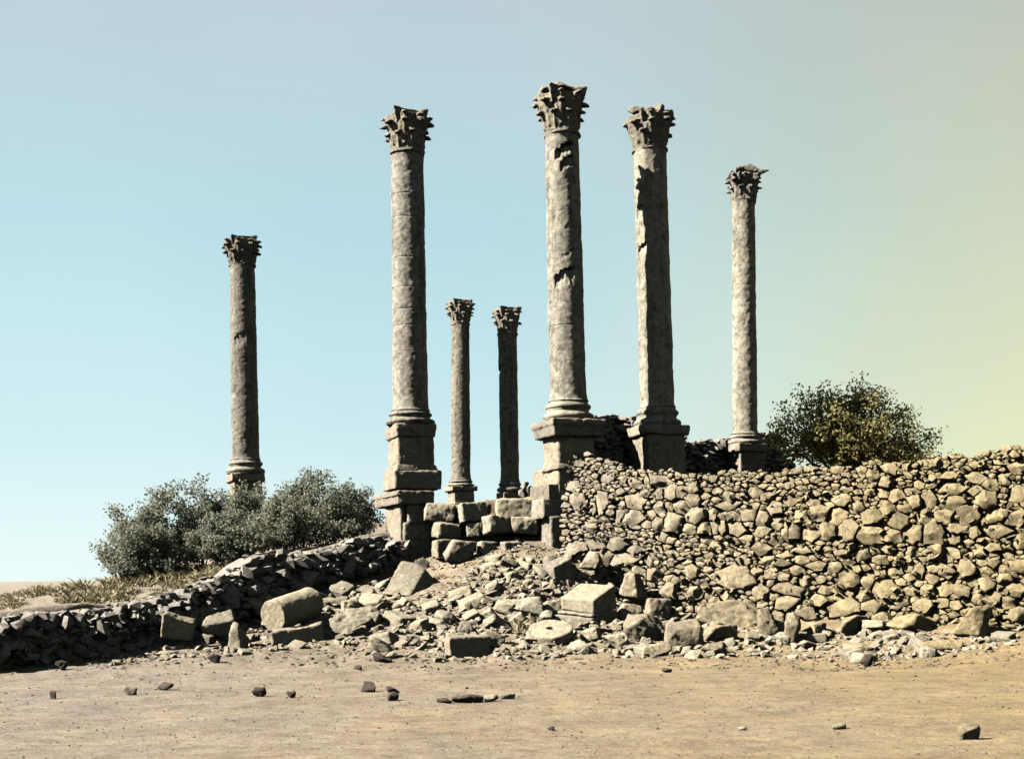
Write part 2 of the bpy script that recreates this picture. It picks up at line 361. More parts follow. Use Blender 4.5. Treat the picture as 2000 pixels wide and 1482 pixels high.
idx = np.arange(nx * ny).reshape(ny, nx)
gf = np.stack([idx[:-1, :-1], idx[:-1, 1:], idx[1:, 1:], idx[1:, :-1]], -1).reshape(-1, 4)
tag(link('ground', np_mesh('ground', np.stack([X, Yg, Z], -1).reshape(-1, 3), gf), M_GROUND), kind='structure')
def hit(px, py, y0=9.0, y1=45.0):
    """the distance at which the pixel's line of sight meets the ground"""
    Y = np.arange(y0, y1, 0.04); d = Pn(px, py); p = EY + Y[:, None] * d
    z = terrain(p[:, 0], p[:, 1]); k = np.nonzero(p[:, 2] < z)[0]
    return float(Y[k[0]]) if len(k) else None
def tz(x, y): return float(terrain(np.array([x]), np.array([y]))[0])

# ------------------------------------------------------------------ rocks
def rock_pts(rng, n=16, blocky=0.5, flat=0.0):
    """points of an angular lump inside the unit box"""
    out = []
    e = 2.0 + blocky * 6
    for _ in range(n * (2 if blocky > 0.6 else 1)):
        v = np.array([rng.gauss(0, 1) for _ in range(3)]); v /= np.linalg.norm(v)
        v = v / (np.sum(np.abs(v) ** e) ** (1 / e)); out.append(v * rng.uniform(0.86, 1.0))
    if blocky > 0.6:
        for sx in (-1, 1):
            for sy in (-1, 1):
                for sz in (-1, 1): out.append(np.array([sx, sy, sz]) * np.array([rng.uniform(0.72, 1.0) for _ in range(3)]))
    return np.array(out)
VAR = []
for k in range(16):
    rg = random.Random(100 + k)
    me = hull_mesh('stone', rock_pts(rg, 14, rg.uniform(0.1, 0.8)) * 0.5)
    VAR.append(weather(me, 0.055, 1, (0.025, 0.012, 0), (2.5, 9, 25), 50 + k))
LOW = []
for k in range(14):
    rg = random.Random(300 + k); me = hull_mesh('low', rock_pts(rg, 11, rg.uniform(0.1, 0.6)) * 0.5)
    LOW.append((get_v(me), [list(p.vertices) for p in me.polygons])); bpy.data.meshes.remove(me)

def boulder(name, label, cat, box, seed, blocky=0.4, Y=None, depth=1.0, mat=None, yaw=None, sink=0.12, group=None, pitch=0.0, roll=0.0, voxel=None):
    """one stone that fills the given pixel box (x0,y0,x1,y1), resting on the ground"""
    x0, y0, x1, y1 = box; rng = random.Random(seed)
    if Y is None: Y = hit((x0 + x1) / 2, y1 - 0.06 * (y1 - y0)) or 24.0
    hw, hh = (x1 - x0) / 2 * Y / F, (y1 - y0) / 2 * Y / F
    hd = depth * (hw + hh) / 2
    q = rock_pts(rng, 15, blocky)
    a = rng.uniform(-0.5, 0.5) if yaw is None else yaw
    m = np.array(Matrix.Rotation(a, 3, 'Z') @ Matrix.Rotation(pitch, 3, 'X') @ Matrix.Rotation(roll, 3, 'Y'))
    q = (q * np.array([hw, hd, hh])) @ m.T
    lo, hi = q.min(0), q.max(0)
    q = (q - (lo + hi) / 2) / ((hi - lo) / 2) * np.array([hw, max(hd, (hi - lo)[1] / 2), hh])
    c = P((x0 + x1) / 2, (y0 + y1) / 2, Y + hd * 0.55)
    k = (Y + hd * 0.55) / Y; q *= k
    lowz = q[:, 2].min(); q[:, 2] = np.where(q[:, 2] < 0, q[:, 2] * (1 + sink), q[:, 2])
    me = hull_mesh(name, q); s = max(hw, hh) * k
    me = weather(me, voxel or max(0.014, min(0.035, s / 16)), 2, (0.045 * s, 0.02 * s, 0.02 * s), (1.6 / s, 6 / s, 14 / s), seed)
    o = link(name, me, mat or M_ROCK); o.location = c
    return tag(o, label, cat, group)
def block(name, label, cat, pts, base, seed=0, mat=None, Y=None, voxel=0.026, amp=1.0, smooth=2, group=None):
    """a squared stone from corner pixels (px, py, depth behind the base point)"""
    if Y is None: Y = hit(*base) or 24.0
    q = [P(a, b, Y + d) for a, b, d in pts]; c = sum(q, Vector()) / len(q)
    c.z = min(v.z for v in q)
    me = hull_mesh(name, [v - c for v in q])
    me = weather(me, voxel, smooth, (0.02 * amp, 0.008 * amp, 0.010 * amp), (2.2, 10, 28), seed)
    o = link(name, me, mat or M_ROCK); o.location = c
    return tag(o, label, cat, group)

# ------------------------------------------------------------------ dry stone walls
def pack(seeds, top, bot, x0, x1, size, rng, tries, edge=0.5):
    """fill a pixel region with ellipses (cx,cy,rx,ry,rot) around the given big ones"""
    E = np.array([list(s) for s in seeds], float).reshape(-1, 5)
    for k in range(tries):
        px = rng.uniform(x0, x1); a, b = top(px), bot(px); py = rng.uniform(a, b)
        s = size(px, py) * rng.uniform(0.6, 1.4) * (1.25 - 0.75 * k / tries)
        asp = rng.uniform(0.42, 0.85)
        rx, ry, ro = s, s * asp, rng.gauss(0, 0.25)
        if py < a + ry * edge: continue
        if len(E):
            dx, dy = px - E[:, 0], py - E[:, 1]; c, sn = np.cos(E[:, 4]), np.sin(E[:, 4])
            u, v = dx * c + dy * sn, -dx * sn + dy * c
            if ((np.abs(u) / (E[:, 2] + 0.72 * rx)) ** 2.4 + (np.abs(v) / (E[:, 3] + 0.72 * ry)) ** 2.4).min() < 1.0: continue
        E = np.vstack([E, [px, py, rx, ry, ro]])
    return E
def radial(E, K=24, cap=1.3, gap=0.5):
    """outline of every stone: where its own ellipse distance equals a neighbour's"""
    th = np.linspace(0, 2 * np.pi, K, endpoint=False); e = np.stack([np.cos(th), np.sin(th)], -1)
    c, s = np.cos(E[:, 4]), np.sin(E[:, 4]); n = len(E)
    A = np.zeros((n, 2, 2)); ia, ib = 1 / E[:, 2] ** 2, 1 / E[:, 3] ** 2
    A[:, 0, 0] = c * c * ia + s * s * ib; A[:, 1, 1] = s * s * ia + c * c * ib; A[:, 0, 1] = A[:, 1, 0] = c * s * (ia - ib)
    out = np.zeros((n, K)); ctr = E[:, :2]
    for i in range(n):
        d = ctr - ctr[i]; rr = np.maximum(E[:, 2], E[:, 3]); near = np.nonzero(np.hypot(d[:, 0], d[:, 1]) < 1.4 * (rr + rr[i]) + 12)[0]; near = near[near != i]
        u = e[:, 0] * c[i] + e[:, 1] * s[i]; v = -e[:, 0] * s[i] + e[:, 1] * c[i]
        ex = 4.5; r = cap / ((np.abs(u) / E[i, 2]) ** ex + (np.abs(v) / E[i, 3]) ** ex) ** (1 / ex)
        qi = np.einsum('ka,ab,kb->k', e, A[i], e)
        for j in near:
            dj = d[j]; qj = np.einsum('ka,ab,kb->k', e, A[j], e); bj = e @ A[j] @ dj; cj = dj @ A[j] @ dj
            aa, bb = qi - qj, 2 * bj                                   # aa r^2 + bb r - cj = 0
            disc = bb * bb + 4 * aa * cj
            with np.errstate(all='ignore'):
                sq = np.sqrt(np.maximum(disc, 0)); r1 = (-bb + sq) / (2 * aa); lin = cj / np.maximum(bb, 1e-9)
            rj = np.where(np.abs(aa) < 1e-9, np.where(bb > 0, lin, 1e9), np.where((disc >= 0) & (r1 > 0), r1, 1e9))
            r = np.minimum(r, rj)
        r = np.maximum(r - gap, 2.0)
        # broken stones: straight edges between the outline's corners
        pk = [k for k in range(K) if r[k] >= r[k - 1] and r[k] >= r[(k + 1) % K]]
        full = sorted(set(pk)); q = []
        for a_, b_ in zip(full, full[1:] + [full[0] + K]):
            q.append(a_); g_ = b_ - a_; m_ = int(np.ceil(g_ / 5))
            q += [a_ + int(round(g_ * u / m_)) for u in range(1, m_)]
        q = sorted(set(x % K for x in q))
        px_, py_ = r * np.cos(th), r * np.sin(th)
        for a_, b_ in zip(q, q[1:] + [q[0] + K]):
            x0_, y0_, x1_, y1_ = px_[a_], py_[a_], px_[b_ % K], py_[b_ % K]
            for k_ in range(a_ + 1, b_):
                ex_, ey_ = np.cos(th[k_ % K]), np.sin(th[k_ % K]); den = ex_ * (y1_ - y0_) - ey_ * (x1_ - x0_)
                if abs(den) > 1e-6:
                    v_ = (x0_ * (y1_ - y0_) - y0_ * (x1_ - x0_)) / den
                    if v_ > 0: r[k_ % K] = min(r[k_ % K], v_) if v_ > 0.4 * r[k_ % K] else r[k_ % K]
        out[i] = r
    return th, out
def stone_wall(name, label, P0, n, top, bot, x0, x1, seeds, size, seed, tries, mat, thick=0.8, relief=1.0, caprow=2, cap=1.3, K=24, heap=0):
    rng = random.Random(seed); n = np.array(Vector(n).normalized()); P0 = np.array(P0)
    def surf(px, py):
        d = Pn(px, py); t = ((P0 - EY) @ n) / (d @ n); return EY + d * np.asarray(t)[..., None]
    E = pack(seeds, top, bot, x0, x1, size, rng, tries)
    th, rad = radial(E, K, cap); VV, FF, base = [], [], 0
    for i in range(len(E)):
        cx, cy = E[i, :2]; r = rad[i]
        ctr = surf(cx, cy); pxm = np.linalg.norm(ctr - EY) / F
        half = min(E[i, 2], E[i, 3]) * pxm
        hgt = min(0.85 * half, 0.19) * rng.uniform(0.7, 1.3) * relief
        pro = rng.uniform(-0.07, 0.08) * relief * min(1, half / 0.10)
        pl = [(rng.gauss(0, 0.5), rng.gauss(0, 0.5), rng.uniform(0.8, 1.0)) for _ in range(2)] + [(rng.gauss(0, 1.4), rng.gauss(0, 1.4), rng.uniform(0.95, 1.3)) for _ in range(3)]
        rings = [(0.86, -0.20), (1.0, -0.10), (1.0, 0.45), (0.965, 0.80), (0.88, 0.97), (0.6, 1.0), (0.3, 1.0)]
        vs = []
        for ro, hz in rings:
            ux, uy = ro * r * np.cos(th), ro * r * np.sin(th)
            q = surf(cx + ux, cy + uy)
            if hz > 0.2:
                nu, nv = ux / E[i, 2], uy / E[i, 3]
                f = np.min([hh + a * nu * 0.5 + b * nv * 0.5 for a, b, hh in pl], axis=0)
                z = hgt * hz * np.clip(f, 0.15, 1.4)
            else: z = np.full(K, hz if hz > -0.19 else -0.30)
            vs.append(q + n * (z + pro)[:, None])
        f0 = np.min([hh for a, b, hh in pl]); vs.append((ctr + n * (hgt * f0 + pro))[None])
        v = np.concatenate(vs); v = v + (0.08 * half) * np.stack([fbm(v * 1.3 / half, seed + 1, 2), fbm(v * 1.3 / half, seed + 2, 2), fbm(v * 1.3 / half, seed + 3, 2)], -1)
        for a in range(len(rings) - 1):
            o = base + a * K
            for k in range(K):
                k2 = (k + 1) % K; FF.append([o + k, o + K + k, o + K + k2, o + k2])
        o = base + (len(rings) - 1) * K
        for k in range(K): FF.append([o + k, base + len(rings) * K, o + (k + 1) % K])
        VV.append(v); base += len(v)
    # the heart of the wall behind the facing stones
    xs = np.linspace(x0 - 6, x1 + 6, 60); cv, cf = [], []
    for k, px in enumerate(xs):
        a = surf(px, top(px) + 9) - n * 0.16; b = surf(px, bot(px) + 20) - n * 0.16
        back = np.array([-n[0], -n[1], 0]); back = back / np.linalg.norm(back) * thick
        cv += [a, b, b + back, a + back]
        if k:
            o = base + (k - 1) * 4
            for q in range(4): cf.append([o + q, o + (q + 1) % 4, o + 4 + (q + 1) % 4, o + 4 + q])
    cf += [[base, base + 3, base + 2, base + 1], [base + 4 * 59 + q for q in range(4)]]
    VV.append(np.array(cv)); FF += cf; base += len(cv)
    # loose stones lying along the top
    if caprow:
        px = x0
        back = np.array([-n[0], -n[1], 0]); back = back / np.linalg.norm(back)
        while px < x1:
            s = size(px, top(px)); pxm = np.linalg.norm(surf(px, top(px)) - EY) / F
            for row in range(caprow):
                v, f = LOW[rng.randrange(len(LOW))]
                dims = np.array([s * rng.uniform(1.3, 2.6), s * rng.uniform(1.2, 2.2), s * rng.uniform(0.6, 1.2)]) * pxm
                m = np.array(Matrix.Rotation(rng.uniform(0, 6.3), 3, 'Z') @ Matrix.Rotation(rng.gauss(0, 0.25), 3, 'X') @ Matrix.Rotation(rng.gauss(0, 0.25), 3, 'Y'))
                p = surf(px + rng.uniform(-4, 4), top(px) + rng.uniform(0, 9)) + back * (0.08 + row * (thick - 0.1) / max(1, caprow))
                VV.append((v * dims) @ m.T + p); FF += [[i + base for i in q] for q in f]; base += len(v)
            px += s * 1.25
    for _ in range(heap):                                               # stones slipped out of the face
        px = rng.uniform(x0, x1); py = top(px) + (bot(px) - top(px)) * rng.random() ** 0.8; s = size(px, py); pxm = np.linalg.norm(surf(px, py) - EY) / F
        v, f = LOW[rng.randrange(len(LOW))]; d = s * (rng.uniform(0.7, 2.0) if heap > 400 else rng.uniform(1.0, 3.6)) * pxm
        m = np.array(Matrix.Rotation(rng.uniform(0, 6.3), 3, 'Z') @ Matrix.Rotation(rng.gauss(0, 0.5), 3, 'X') @ Matrix.Rotation(rng.gauss(0, 0.5), 3, 'Y'))
        VV.append((v * np.array([d * 1.3, d, d * rng.uniform(0.5, 0.9)])) @ m.T + surf(px, py) + n * (rng.uniform(0.0, 0.13) if heap > 400 else rng.uniform(0.05, 0.30))); FF += [[i + base for i in q] for q in f]; base += len(v)
    v = np.concatenate(VV); c = np.array([v[:, 0].mean(), v[:, 1].mean(), v[:, 2].min()])
    me = mesh(name, v - c, FF); o = link(name, me, mat); me.set_sharp_from_angle(angle=R(28)); o.location = c
    return tag(o, label, 'wall', kind='thing')
def lin(*pts):
    xs, ys = [p[0] for p in pts], [p[1] for p in pts]
    return lambda x: float(np.interp(x, xs, ys))

# the big field wall on the right: stones read off the photograph (two enlargements, scale 3.294)
SA = '''795 270 130 80;860 335 80 110;785 345 80 70;940 335 90 80;420 410 75 150;630 395 120 100;540 415 55 60;1000 390 90 90;1030 490 115 100;920 430 105 85;888 535 115 125;980 570 85 60;1080 570 80 80;1145 555 55 80;1195 565 50 80;1285 570 120 80;1130 480 60 75;1235 420 150 60;1260 490 90 60;1360 480 95 85;1460 500 90 90;1550 535 80 75;1530 440 100 80;1385 425 80 45;1620 590 80 120;1460 590 110 60;1350 640 80 50;610 500 130 100;530 480 70 80;725 475 60 60;790 430 80 70;840 425 60 60;700 540 70 55;780 540 80 80;260 380 90 110;240 310 80 80;360 440 60 90;450 240 100 60;620 270 80 60;710 260 40 60;525 675 115 75;640 705 130 50;370 680 100 60;250 700 150 100;400 765 250 95;565 790 190 100;400 845 150 85;745 770 110 90;630 840 130 80;755 870 90 80;1000 845 80 85;930 870 50 45;840 885 70 40;1290 885 250 150;1440 975 90 95;1410 850 80 70;1480 770 120 70;1590 760 110 80;1450 700 120 80;1330 780 90 70;860 985 110 110;930 1000 70 60;1020 980 80 75;1225 1005 90 80'''
SB = '''1265 305 180 100;1245 235 110 50;1410 245 150 70;1500 290 90 70;1600 240 90 80;1410 330 80 70;830 275 70 70;750 235 80 80;855 190 100 60;990 330 90 60;815 350 80 60;900 365 90 100;1010 400 90 80;1265 405 230 85;1480 390 140 110;1110 390 80 110;550 390 120 80;640 440 90 80;850 450 90 90;950 430 100 80;520 490 140 100;285 490 110 70;410 475 110 90;740 500 130 90;910 520 130 100;1075 490 120 90;1215 485 130 90;1360 490 140 120;1540 485 200 80;230 590 120 120;345 600 120 100;465 590 110 100;600 580 130 120;735 615 150 110;875 620 110 80;1010 605 130 120;1140 610 120 130;1280 575 140 60;1395 600 60 90;1545 590 200 70;110 630 100 80;300 710 130 50;170 780 110 80;285 770 100 60;390 810 130 50;85 860 80 70;260 840 90 50;165 880 80 50;310 905 80 80;590 900 130 110;710 900 80 100;790 860 70 50;880 850 90 70;970 825 80 45;970 880 80 50;1040 835 65 90;1125 820 90 80;1130 890 80 60;1220 850 100 80;1350 830 90 100;1470 840 80 70;1590 830 80 60;1600 900 90 90;820 970 160 150;200 960 190 80;440 960 90 70;980 970 120 50;1100 970 80 80;1210 960 110 100;1320 970 100 80;1390 910 80 60;1480 930 90 90;1430 1020 80 90;190 1050 160 90;410 1040 120 80;520 1010 100 70;690 1010 120 90;570 1080 220 110;740 1070 140 90;920 1040 100 80;1070 1070 120 90;1190 1050 90 70;1280 1060 80 60;320 1110 130 80;1530 1020 90 90'''
seeds = []
rg = random.Random(4)
for s, ox in ((SA, 1050), (SB, 1480)):
    for a in s.split(';'):
        x, y, ww, hh = map(float, a.split()); seeds.append((x / 3.294 + ox, y / 3.294 + 860, ww / 6.588 * 1.02, hh / 6.588 * 1.02, rg.gauss(0, 0.16)))
for k in range(14): seeds.append((1990 + (k % 2) * 45 + rg.uniform(-8, 8), 915 + k * 24, 22, 13, rg.gauss(0, 0.2)))
def size_r(px, py):
    s = 6.6 + 3.0 * (px - 1100) / 850
    return s * (0.8 if py < 960 else 1.0)
topR0 = lin((1098, 868), (1130, 880), (1165, 896), (1210, 907), (1260, 914), (1330, 920), (1480, 917), (1600, 912), (1700, 903), (1780, 894), (1860, 885), (1960, 872), (2080, 862))
topR = lambda x: topR0(x) + 5.0 * min(1, max(0, (x - 1150) / 100)) + 4.0 * math.sin(x * 0.047) + 3.0 * math.sin(x * 0.113 + 1) + 2.5 * math.sin(x * 0.31)
botR = lin((1098, 1098), (1150, 1125), (1210, 1185), (1300, 1225), (1400, 1240), (1560, 1250), (1700, 1255), (2080, 1250))
nR = (-0.545, -0.80, 0.20)
stone_wall('dry_stone_wall', 'long tall yellowish dry stone wall of fitted field stones below the tree', P(1500, 1235, 26.9), nR, topR, botR, 1100, 2075, seeds, size_r, 11, 19000, M_WALL, 0.8, 1.1, 3, heap=700)
# the low dark wall along the left and its higher end by the pier
sl = lambda px, py: 9.0
topL = lin((-60, 1215), (70, 1200), (130, 1195), (190, 1190), (300, 1172), (380, 1150), (450, 1122), (475, 1128))
botL = lin((-60, 1300), (60, 1292), (110, 1288), (300, 1272), (475, 1225))
bigL = [(190, 1268, 34, 20, 0.1), (150, 1285, 20, 12, 0), (290, 1245, 22, 18, 0), (240, 1255, 20, 14, 0), (270, 1225, 14, 9, 0.2), (445, 1165, 18, 24, 0), (420, 1185, 16, 12, 0), (330, 1262, 16, 10, 0), (200, 1200, 16, 9, 0), (350, 1180, 14, 8, 0), (220, 1230, 12, 8, 0)]
a, b = P(110, 1290, 23.1), P(470, 1220, 27.0)
stone_wall('dry_stone_wall', 'low crumbling dark stone wall on the left edge below the dry grass', a, (b.y - a.y, -(b.x - a.x), 0.25), topL, botL, -60, 470, bigL, sl, 12, 6000, M_DARK, 0.7, 1.4, 3, heap=330)
topM = lin((462, 1128), (480, 1108), (500, 1092), (525, 1078), (560, 1076), (620, 1080), (680, 1066), (720, 1048), (770, 1052), (790, 1060))
botM = lin((462, 1190), (540, 1165), (650, 1130), (790, 1112))
bigM = [(497, 1100, 20, 9, -0.5), (540, 1084, 16, 8, 0), (565, 1090, 16, 9, 0), (600, 1105, 18, 12, 0.1), (690, 1095, 17, 14, 0), (640, 1100, 14, 12, 0), (735, 1085, 16, 12, 0), (620, 1130, 48, 8, -0.15), (705, 1115, 24, 10, 0), (760, 1110, 14, 10, 0), (700, 1062, 12, 8, 0.4)]
a, b = P(462, 1180, 27.2), P(790, 1110, 31.3)
stone_wall('dry_stone_wall', 'rounded stub of dark dry stone wall between the bushes and the tilted slab', a, (b.y - a.y, -(b.x - a.x), 0.3), topM, botM, 466, 788, bigM, lambda px, py: 9.5, 13, 5000, M_DARK, 0.8, 1.3, 3, heap=110)
# ruined rubble wall in shadow behind the right hand columns
topB = lin((1150, 812), (1200, 809), (1240, 818), (1262, 838), (1335, 850), (1352, 866), (1385, 858), (1430, 856), (1480, 848), (1500, 843), (1525, 852), (1542, 880), (1550, 918))
a, b = P(1180, 900, 32.2), P(1550, 915, 40.0)
stone_wall('ruined_wall', 'collapsed dark rubble wall between the pedestals of the three right columns', a, (b.y - a.y, -(b.x - a.x), 0.12), topB, lambda x: 960.0, 1150, 1546, [], lambda px, py: 6.5, 14, 6000, M_DARK, 0.6, 1.2, 2, K=14, heap=160)

# ------------------------------------------------------------------ columns
YAW = R(21)
def leaf(a, r0, z0, hl, w0, curl, prof, th=0.075):
    """one acanthus leaf standing on the bell and curling out at its tip"""
    nu, nv = 9, 13; F_, B_ = [], []
    for j in range(nv):
        t = j / (nv - 1)
        if t < 0.68:
            z = z0 + hl * t / 0.68 * 0.93; r = prof(z) + 0.02 + 0.30 * curl * (t / 0.68) ** 2; tz_, tr = 1.0, 0.0
        else:
            q = (t - 0.68) / 0.32 * 2.9; zt = z0 + hl * 0.93
            z = zt + curl * 0.62 * math.sin(q); r = prof(zt) + 0.02 + 0.30 * curl + curl * 0.34 * (1 - math.cos(q)); tz_, tr = math.cos(q), math.sin(q)
        wd = w0 * (0.72 + 0.42 * math.sin(math.pi * min(1, t * 1.1))) * (1 - 0.35 * t ** 6) * (1 + 0.17 * math.cos(2 * math.pi * 4.5 * t))
        for i in range(nu):
            s = -1 + 2 * i / (nu - 1); x = s * wd
            rr = r + 0.022 * math.cos(s * 9) - 0.05 * s * s * w0 / 0.2 + 0.02 * (1 - abs(s)); ph = x / max(r, 0.1)
            for L_, dr in ((F_, 0.0), (B_, th)):
                r2, z2 = rr - dr * tz_, z + dr * tr * 0.6
                L_.append((r2 * math.cos(a + ph), r2 * math.sin(a + ph), z2))
    n = nu * nv; f = []
    for j in range(nv - 1):
        for i in range(nu - 1):
            k = j * nu + i; f.append([k, k + 1, k + nu + 1, k + nu]); f.append([n + k, n + k + nu, n + k + nu + 1, n + k + 1])
    rim = [i for i in range(nu)] + [j * nu + nu - 1 for j in range(1, nv)] + [(nv - 1) * nu + i for i in range(nu - 2, -1, -1)] + [j * nu for j in range(nv - 2, 0, -1)]
    for p, q in zip(rim, rim[1:] + rim[:1]): f.append([p, n + p, n + q, q])
    return F_ + B_, f
def capital(R0, H, W, seed, miss=0.1, abacus=True, lumps=(), spike=None):
    """Corinthian capital: bell, two rows of leaves, corner volutes, hollow sided abacus"""
    rng = random.Random(seed); parts = []
    prof = lambda z: R0 * (0.97 + 0.42 * (max(0, z) / H) ** 1.6)
    parts.append(lathe([(R0 * 1.0, -0.10 * H), (R0 * 1.09, -0.085 * H), (R0 * 1.11, -0.055 * H), (R0 * 1.08, -0.02 * H), (R0 * 0.98, 0.0)], 48))
    parts.append(lathe([(prof(z), z) for z in np.linspace(-0.02 * H, 0.86 * H, 14)], 40))
    for row, (z0, hl, cu) in enumerate(((0.0, 0.37 * H, 0.12 * H), (0.10 * H, 0.54 * H, 0.13 * H))):
        for k in range(8):
            if rng.random() < miss: continue
            a = YAW + (k + 0.5 * row) * math.pi / 4
            parts.append(leaf(a, R0, z0, hl * rng.uniform(0.93, 1.04), R0 * 0.40, cu * rng.uniform(0.65, 1.15), prof))
    for k in range(8):                                                   # stalks and helices of the third row
        a = YAW + (k + 0.5) * math.pi / 4
        if rng.random() < miss: continue
        parts.append(leaf(a + rng.uniform(-0.04, 0.04), R0, 0.45 * H, 0.36 * H, R0 * 0.32, 0.10 * H * rng.uniform(0.7, 1.2), prof, 0.04))
    dg_ = W * 1.22
    for k in range(4):
        a = YAW + math.pi / 4 + k * math.pi / 2
        if rng.random() < miss * 1.2: continue
        ca, sa = math.cos(a), math.sin(a)
        rows = []                                                       # spiral ribbon
        for j in range(26):
            t = j / 25; q = t * 4.4 * math.pi * 0.62
            rv = 0.15 * H * (1 - 0.72 * t); cx_, cz_ = dg_ - 0.19 * H, 0.73 * H
            rows.append((cx_ - rv * math.cos(q + 0.4) * 1.0, cz_ + rv * math.sin(q + 0.4)))
        path = [(prof(0.5 * H), 0.50 * H), (prof(0.6 * H) * 1.04, 0.64 * H), (dg_ - 0.36 * H, 0.76 * H)] + rows[4:]
        v, f = [], []
        for j, (r, z) in enumerate(path):
            for off in (-0.07 * H, 0.07 * H):
                for dz in (0.0, 0.045 * H): v.append((r * ca - off * sa, r * sa + off * ca, z + dz))
            if j:
                o = (j - 1) * 4
                for p, q in ((0, 1), (1, 3), (3, 2), (2, 0)): f.append([o + p, o + q, o + 4 + q, o + 4 + p])
        parts.append((v, f))
    ring, n = [], 36
    for k in range(4):
        a = YAW + k * math.pi / 2
        for q in np.linspace(-0.86, 0.86, 9):
            x, y = W * (0.82 + 0.18 * (q / 0.86) ** 2), q * W * 1.10; ring.append((x * math.cos(a) - y * math.sin(a), x * math.sin(a) + y * math.cos(a)))
    v = [(x * sc, y * sc, z) for z, sc in ((0.50 * H, 0.60), (0.66 * H, 0.82), (0.80 * H, 0.93), (0.90 * H, 0.95)) for x, y in ring] + [(0, 0, 0.50 * H), (0, 0, 0.90 * H)]
    f = [[j * n + k, j * n + (k + 1) % n, j * n + n + (k + 1) % n, j * n + n + k] for j in range(3) for k in range(n)]
    f += [[4 * n, (k + 1) % n, k] for k in range(n)] + [[4 * n + 1, 3 * n + k, 3 * n + (k + 1) % n] for k in range(n)]
    parts.append((v, f))
    if abacus:
        for z0, z1, sc in ((0.84 * H, 0.92 * H, 0.94), (0.92 * H, 1.0 * H, 1.0)):
            ring = []
            for k in range(4):
                a = YAW + k * math.pi / 2
                for q in np.linspace(-0.86, 0.86, 9):
                    r_ = W * sc * (0.80 + 0.20 * (q / 0.86) ** 2); x, y = r_, q * W * sc * 1.12
                    ring.append((x * math.cos(a) - y * math.sin(a), x * math.sin(a) + y * math.cos(a)))
            n = len(ring); brk = [1 - max(0, rng.gauss(0, 0.05)) for _ in ring]
            v = [(x * b, y * b, z0) for (x, y), b in zip(ring, brk)] + [(x * b, y * b, z1 - max(0, rng.gauss(0, 0.012))) for (x, y), b in zip(ring, brk)] + [(0, 0, z0), (0, 0, z1)]
            f = [[k, (k + 1) % n, n + (k + 1) % n, n + k] for k in range(n)] + [[2 * n + 1, n + k, n + (k + 1) % n] for k in range(n)] + [[2 * n, (k + 1) % n, k] for k in range(n)]
            parts.append((v, f))
    for (x, y, z, sx, sy, sz, sd) in lumps:                              # broken stumps of the abacus
        v, f = LOW[sd % len(LOW)]; parts.append((np.array(v) * np.array([sx, sy, sz]) + np.array([x, y, z]), f))
    if spike:
        x0, x1, z0, z1, zt = spike
        parts.append(([(x0, -0.09, z0), (x0, 0.09, z0), (x0, 0.07, z1), (x0, -0.07, z1), (x1, -0.02, zt - 0.02), (x1, 0.02, zt - 0.02), (x1, 0.02, zt + 0.03), (x1, -0.02, zt + 0.03)], BOXF))
    v, f = join_parts(parts)
    v = v + 0.012 * np.stack([fbm(v * 6, seed + s, 3) for s in (1, 2, 3)], -1)
    er = np.clip(fbm(v * 2.2, seed + 7, 2) - 0.25, 0, 1)[:, None]           # knocked off parts
    c = np.stack([v[:, 0] * 0, v[:, 1] * 0, v[:, 2]], -1); v = v - (v - c) * 0.22 * er
    return v, f
def cap_obj(v, f, parent, loc):
    me = mesh('capital', v, f); bm = bmesh.new(); bm.from_mesh(me); bmesh.ops.recalc_face_normals(bm, faces=bm.faces); bm.to_mesh(me); bm.free()
    me = weather(me, 0.021, 1, (0.010, 0.006, 0.008), (4, 12, 30), int(abs(loc[0]) * 10))
    o = link('capital', me, M_CAP, parent); o.location = loc; return o
def shaft(H, Rt, Rb, seed, joints=(), gouges=(), rough=1.0):
    n, m = 120, int(H / 0.014); th = np.linspace(0, 2 * np.pi, n, endpoint=False); zz = np.linspace(0, H, m)
    T, Zz = np.meshgrid(th, zz); q = Zz / H
    r = Rb + (Rt - Rb) * (q ** 1.35)
    r = r + 0.05 * np.exp(-Zz / 0.05) * 1.0 + 0.035 * np.exp(-(H - Zz) / 0.06)           # flares at the two ends
    p = np.stack([r * np.cos(T), r * np.sin(T), Zz], -1).reshape(-1, 3)
    d = 0.012 * rough * fbm(p * 2.0, seed, 3) + 0.007 * rough * fbm(p * 9.0, seed + 5, 2)
    d = d - 0.05 * rough * np.maximum(0, fbm(p * np.array([3, 3, 2.2]), seed + 11, 3) - 0.75)
    d = d.reshape(T.shape)
    for z, dep in joints:
        zj = z + 0.012 * fbm(np.stack([np.cos(th) * 3, np.sin(th) * 3, th * 0 + z * 7], -1), seed, 2)
        d = d - dep * np.exp(-((Zz - zj[None]) / 0.011) ** 2) * 0.8
    for az, zt, wd, hh, dep in gouges:                                   # a spall: sharp upper lip running out below
        dt = (T - az + np.pi) % (2 * np.pi) - np.pi
        top_ = zt + 0.16 * dt + 0.025 * np.sign(np.sin(dt * 5.3 + 1.2)) + 0.02 * np.sin(dt * 23)
        u = (top_ - Zz) / hh
        ins = (u > 0) & (u < 1) & (np.abs(dt) < wd)
        d = d - np.where(ins, dep * (1 - u) ** 0.8 * (1 - (np.abs(dt) / wd) ** 9) * (1 + 0.35 * fbm(p * 7, seed + 3, 2).reshape(T.shape)), 0)
    r = r + d
    v = np.stack([r * np.cos(T), r * np.sin(T), Zz], -1).reshape(-1, 3)
    f = []
    for i in range(m - 1):
        o = i * n; f += [[o + k, o + (k + 1) % n, o + n + (k + 1) % n, o + n + k] for k in range(n)]
    f += [list(range(n))[::-1], [(m - 1) * n + k for k in range(n)]]
    return v, f
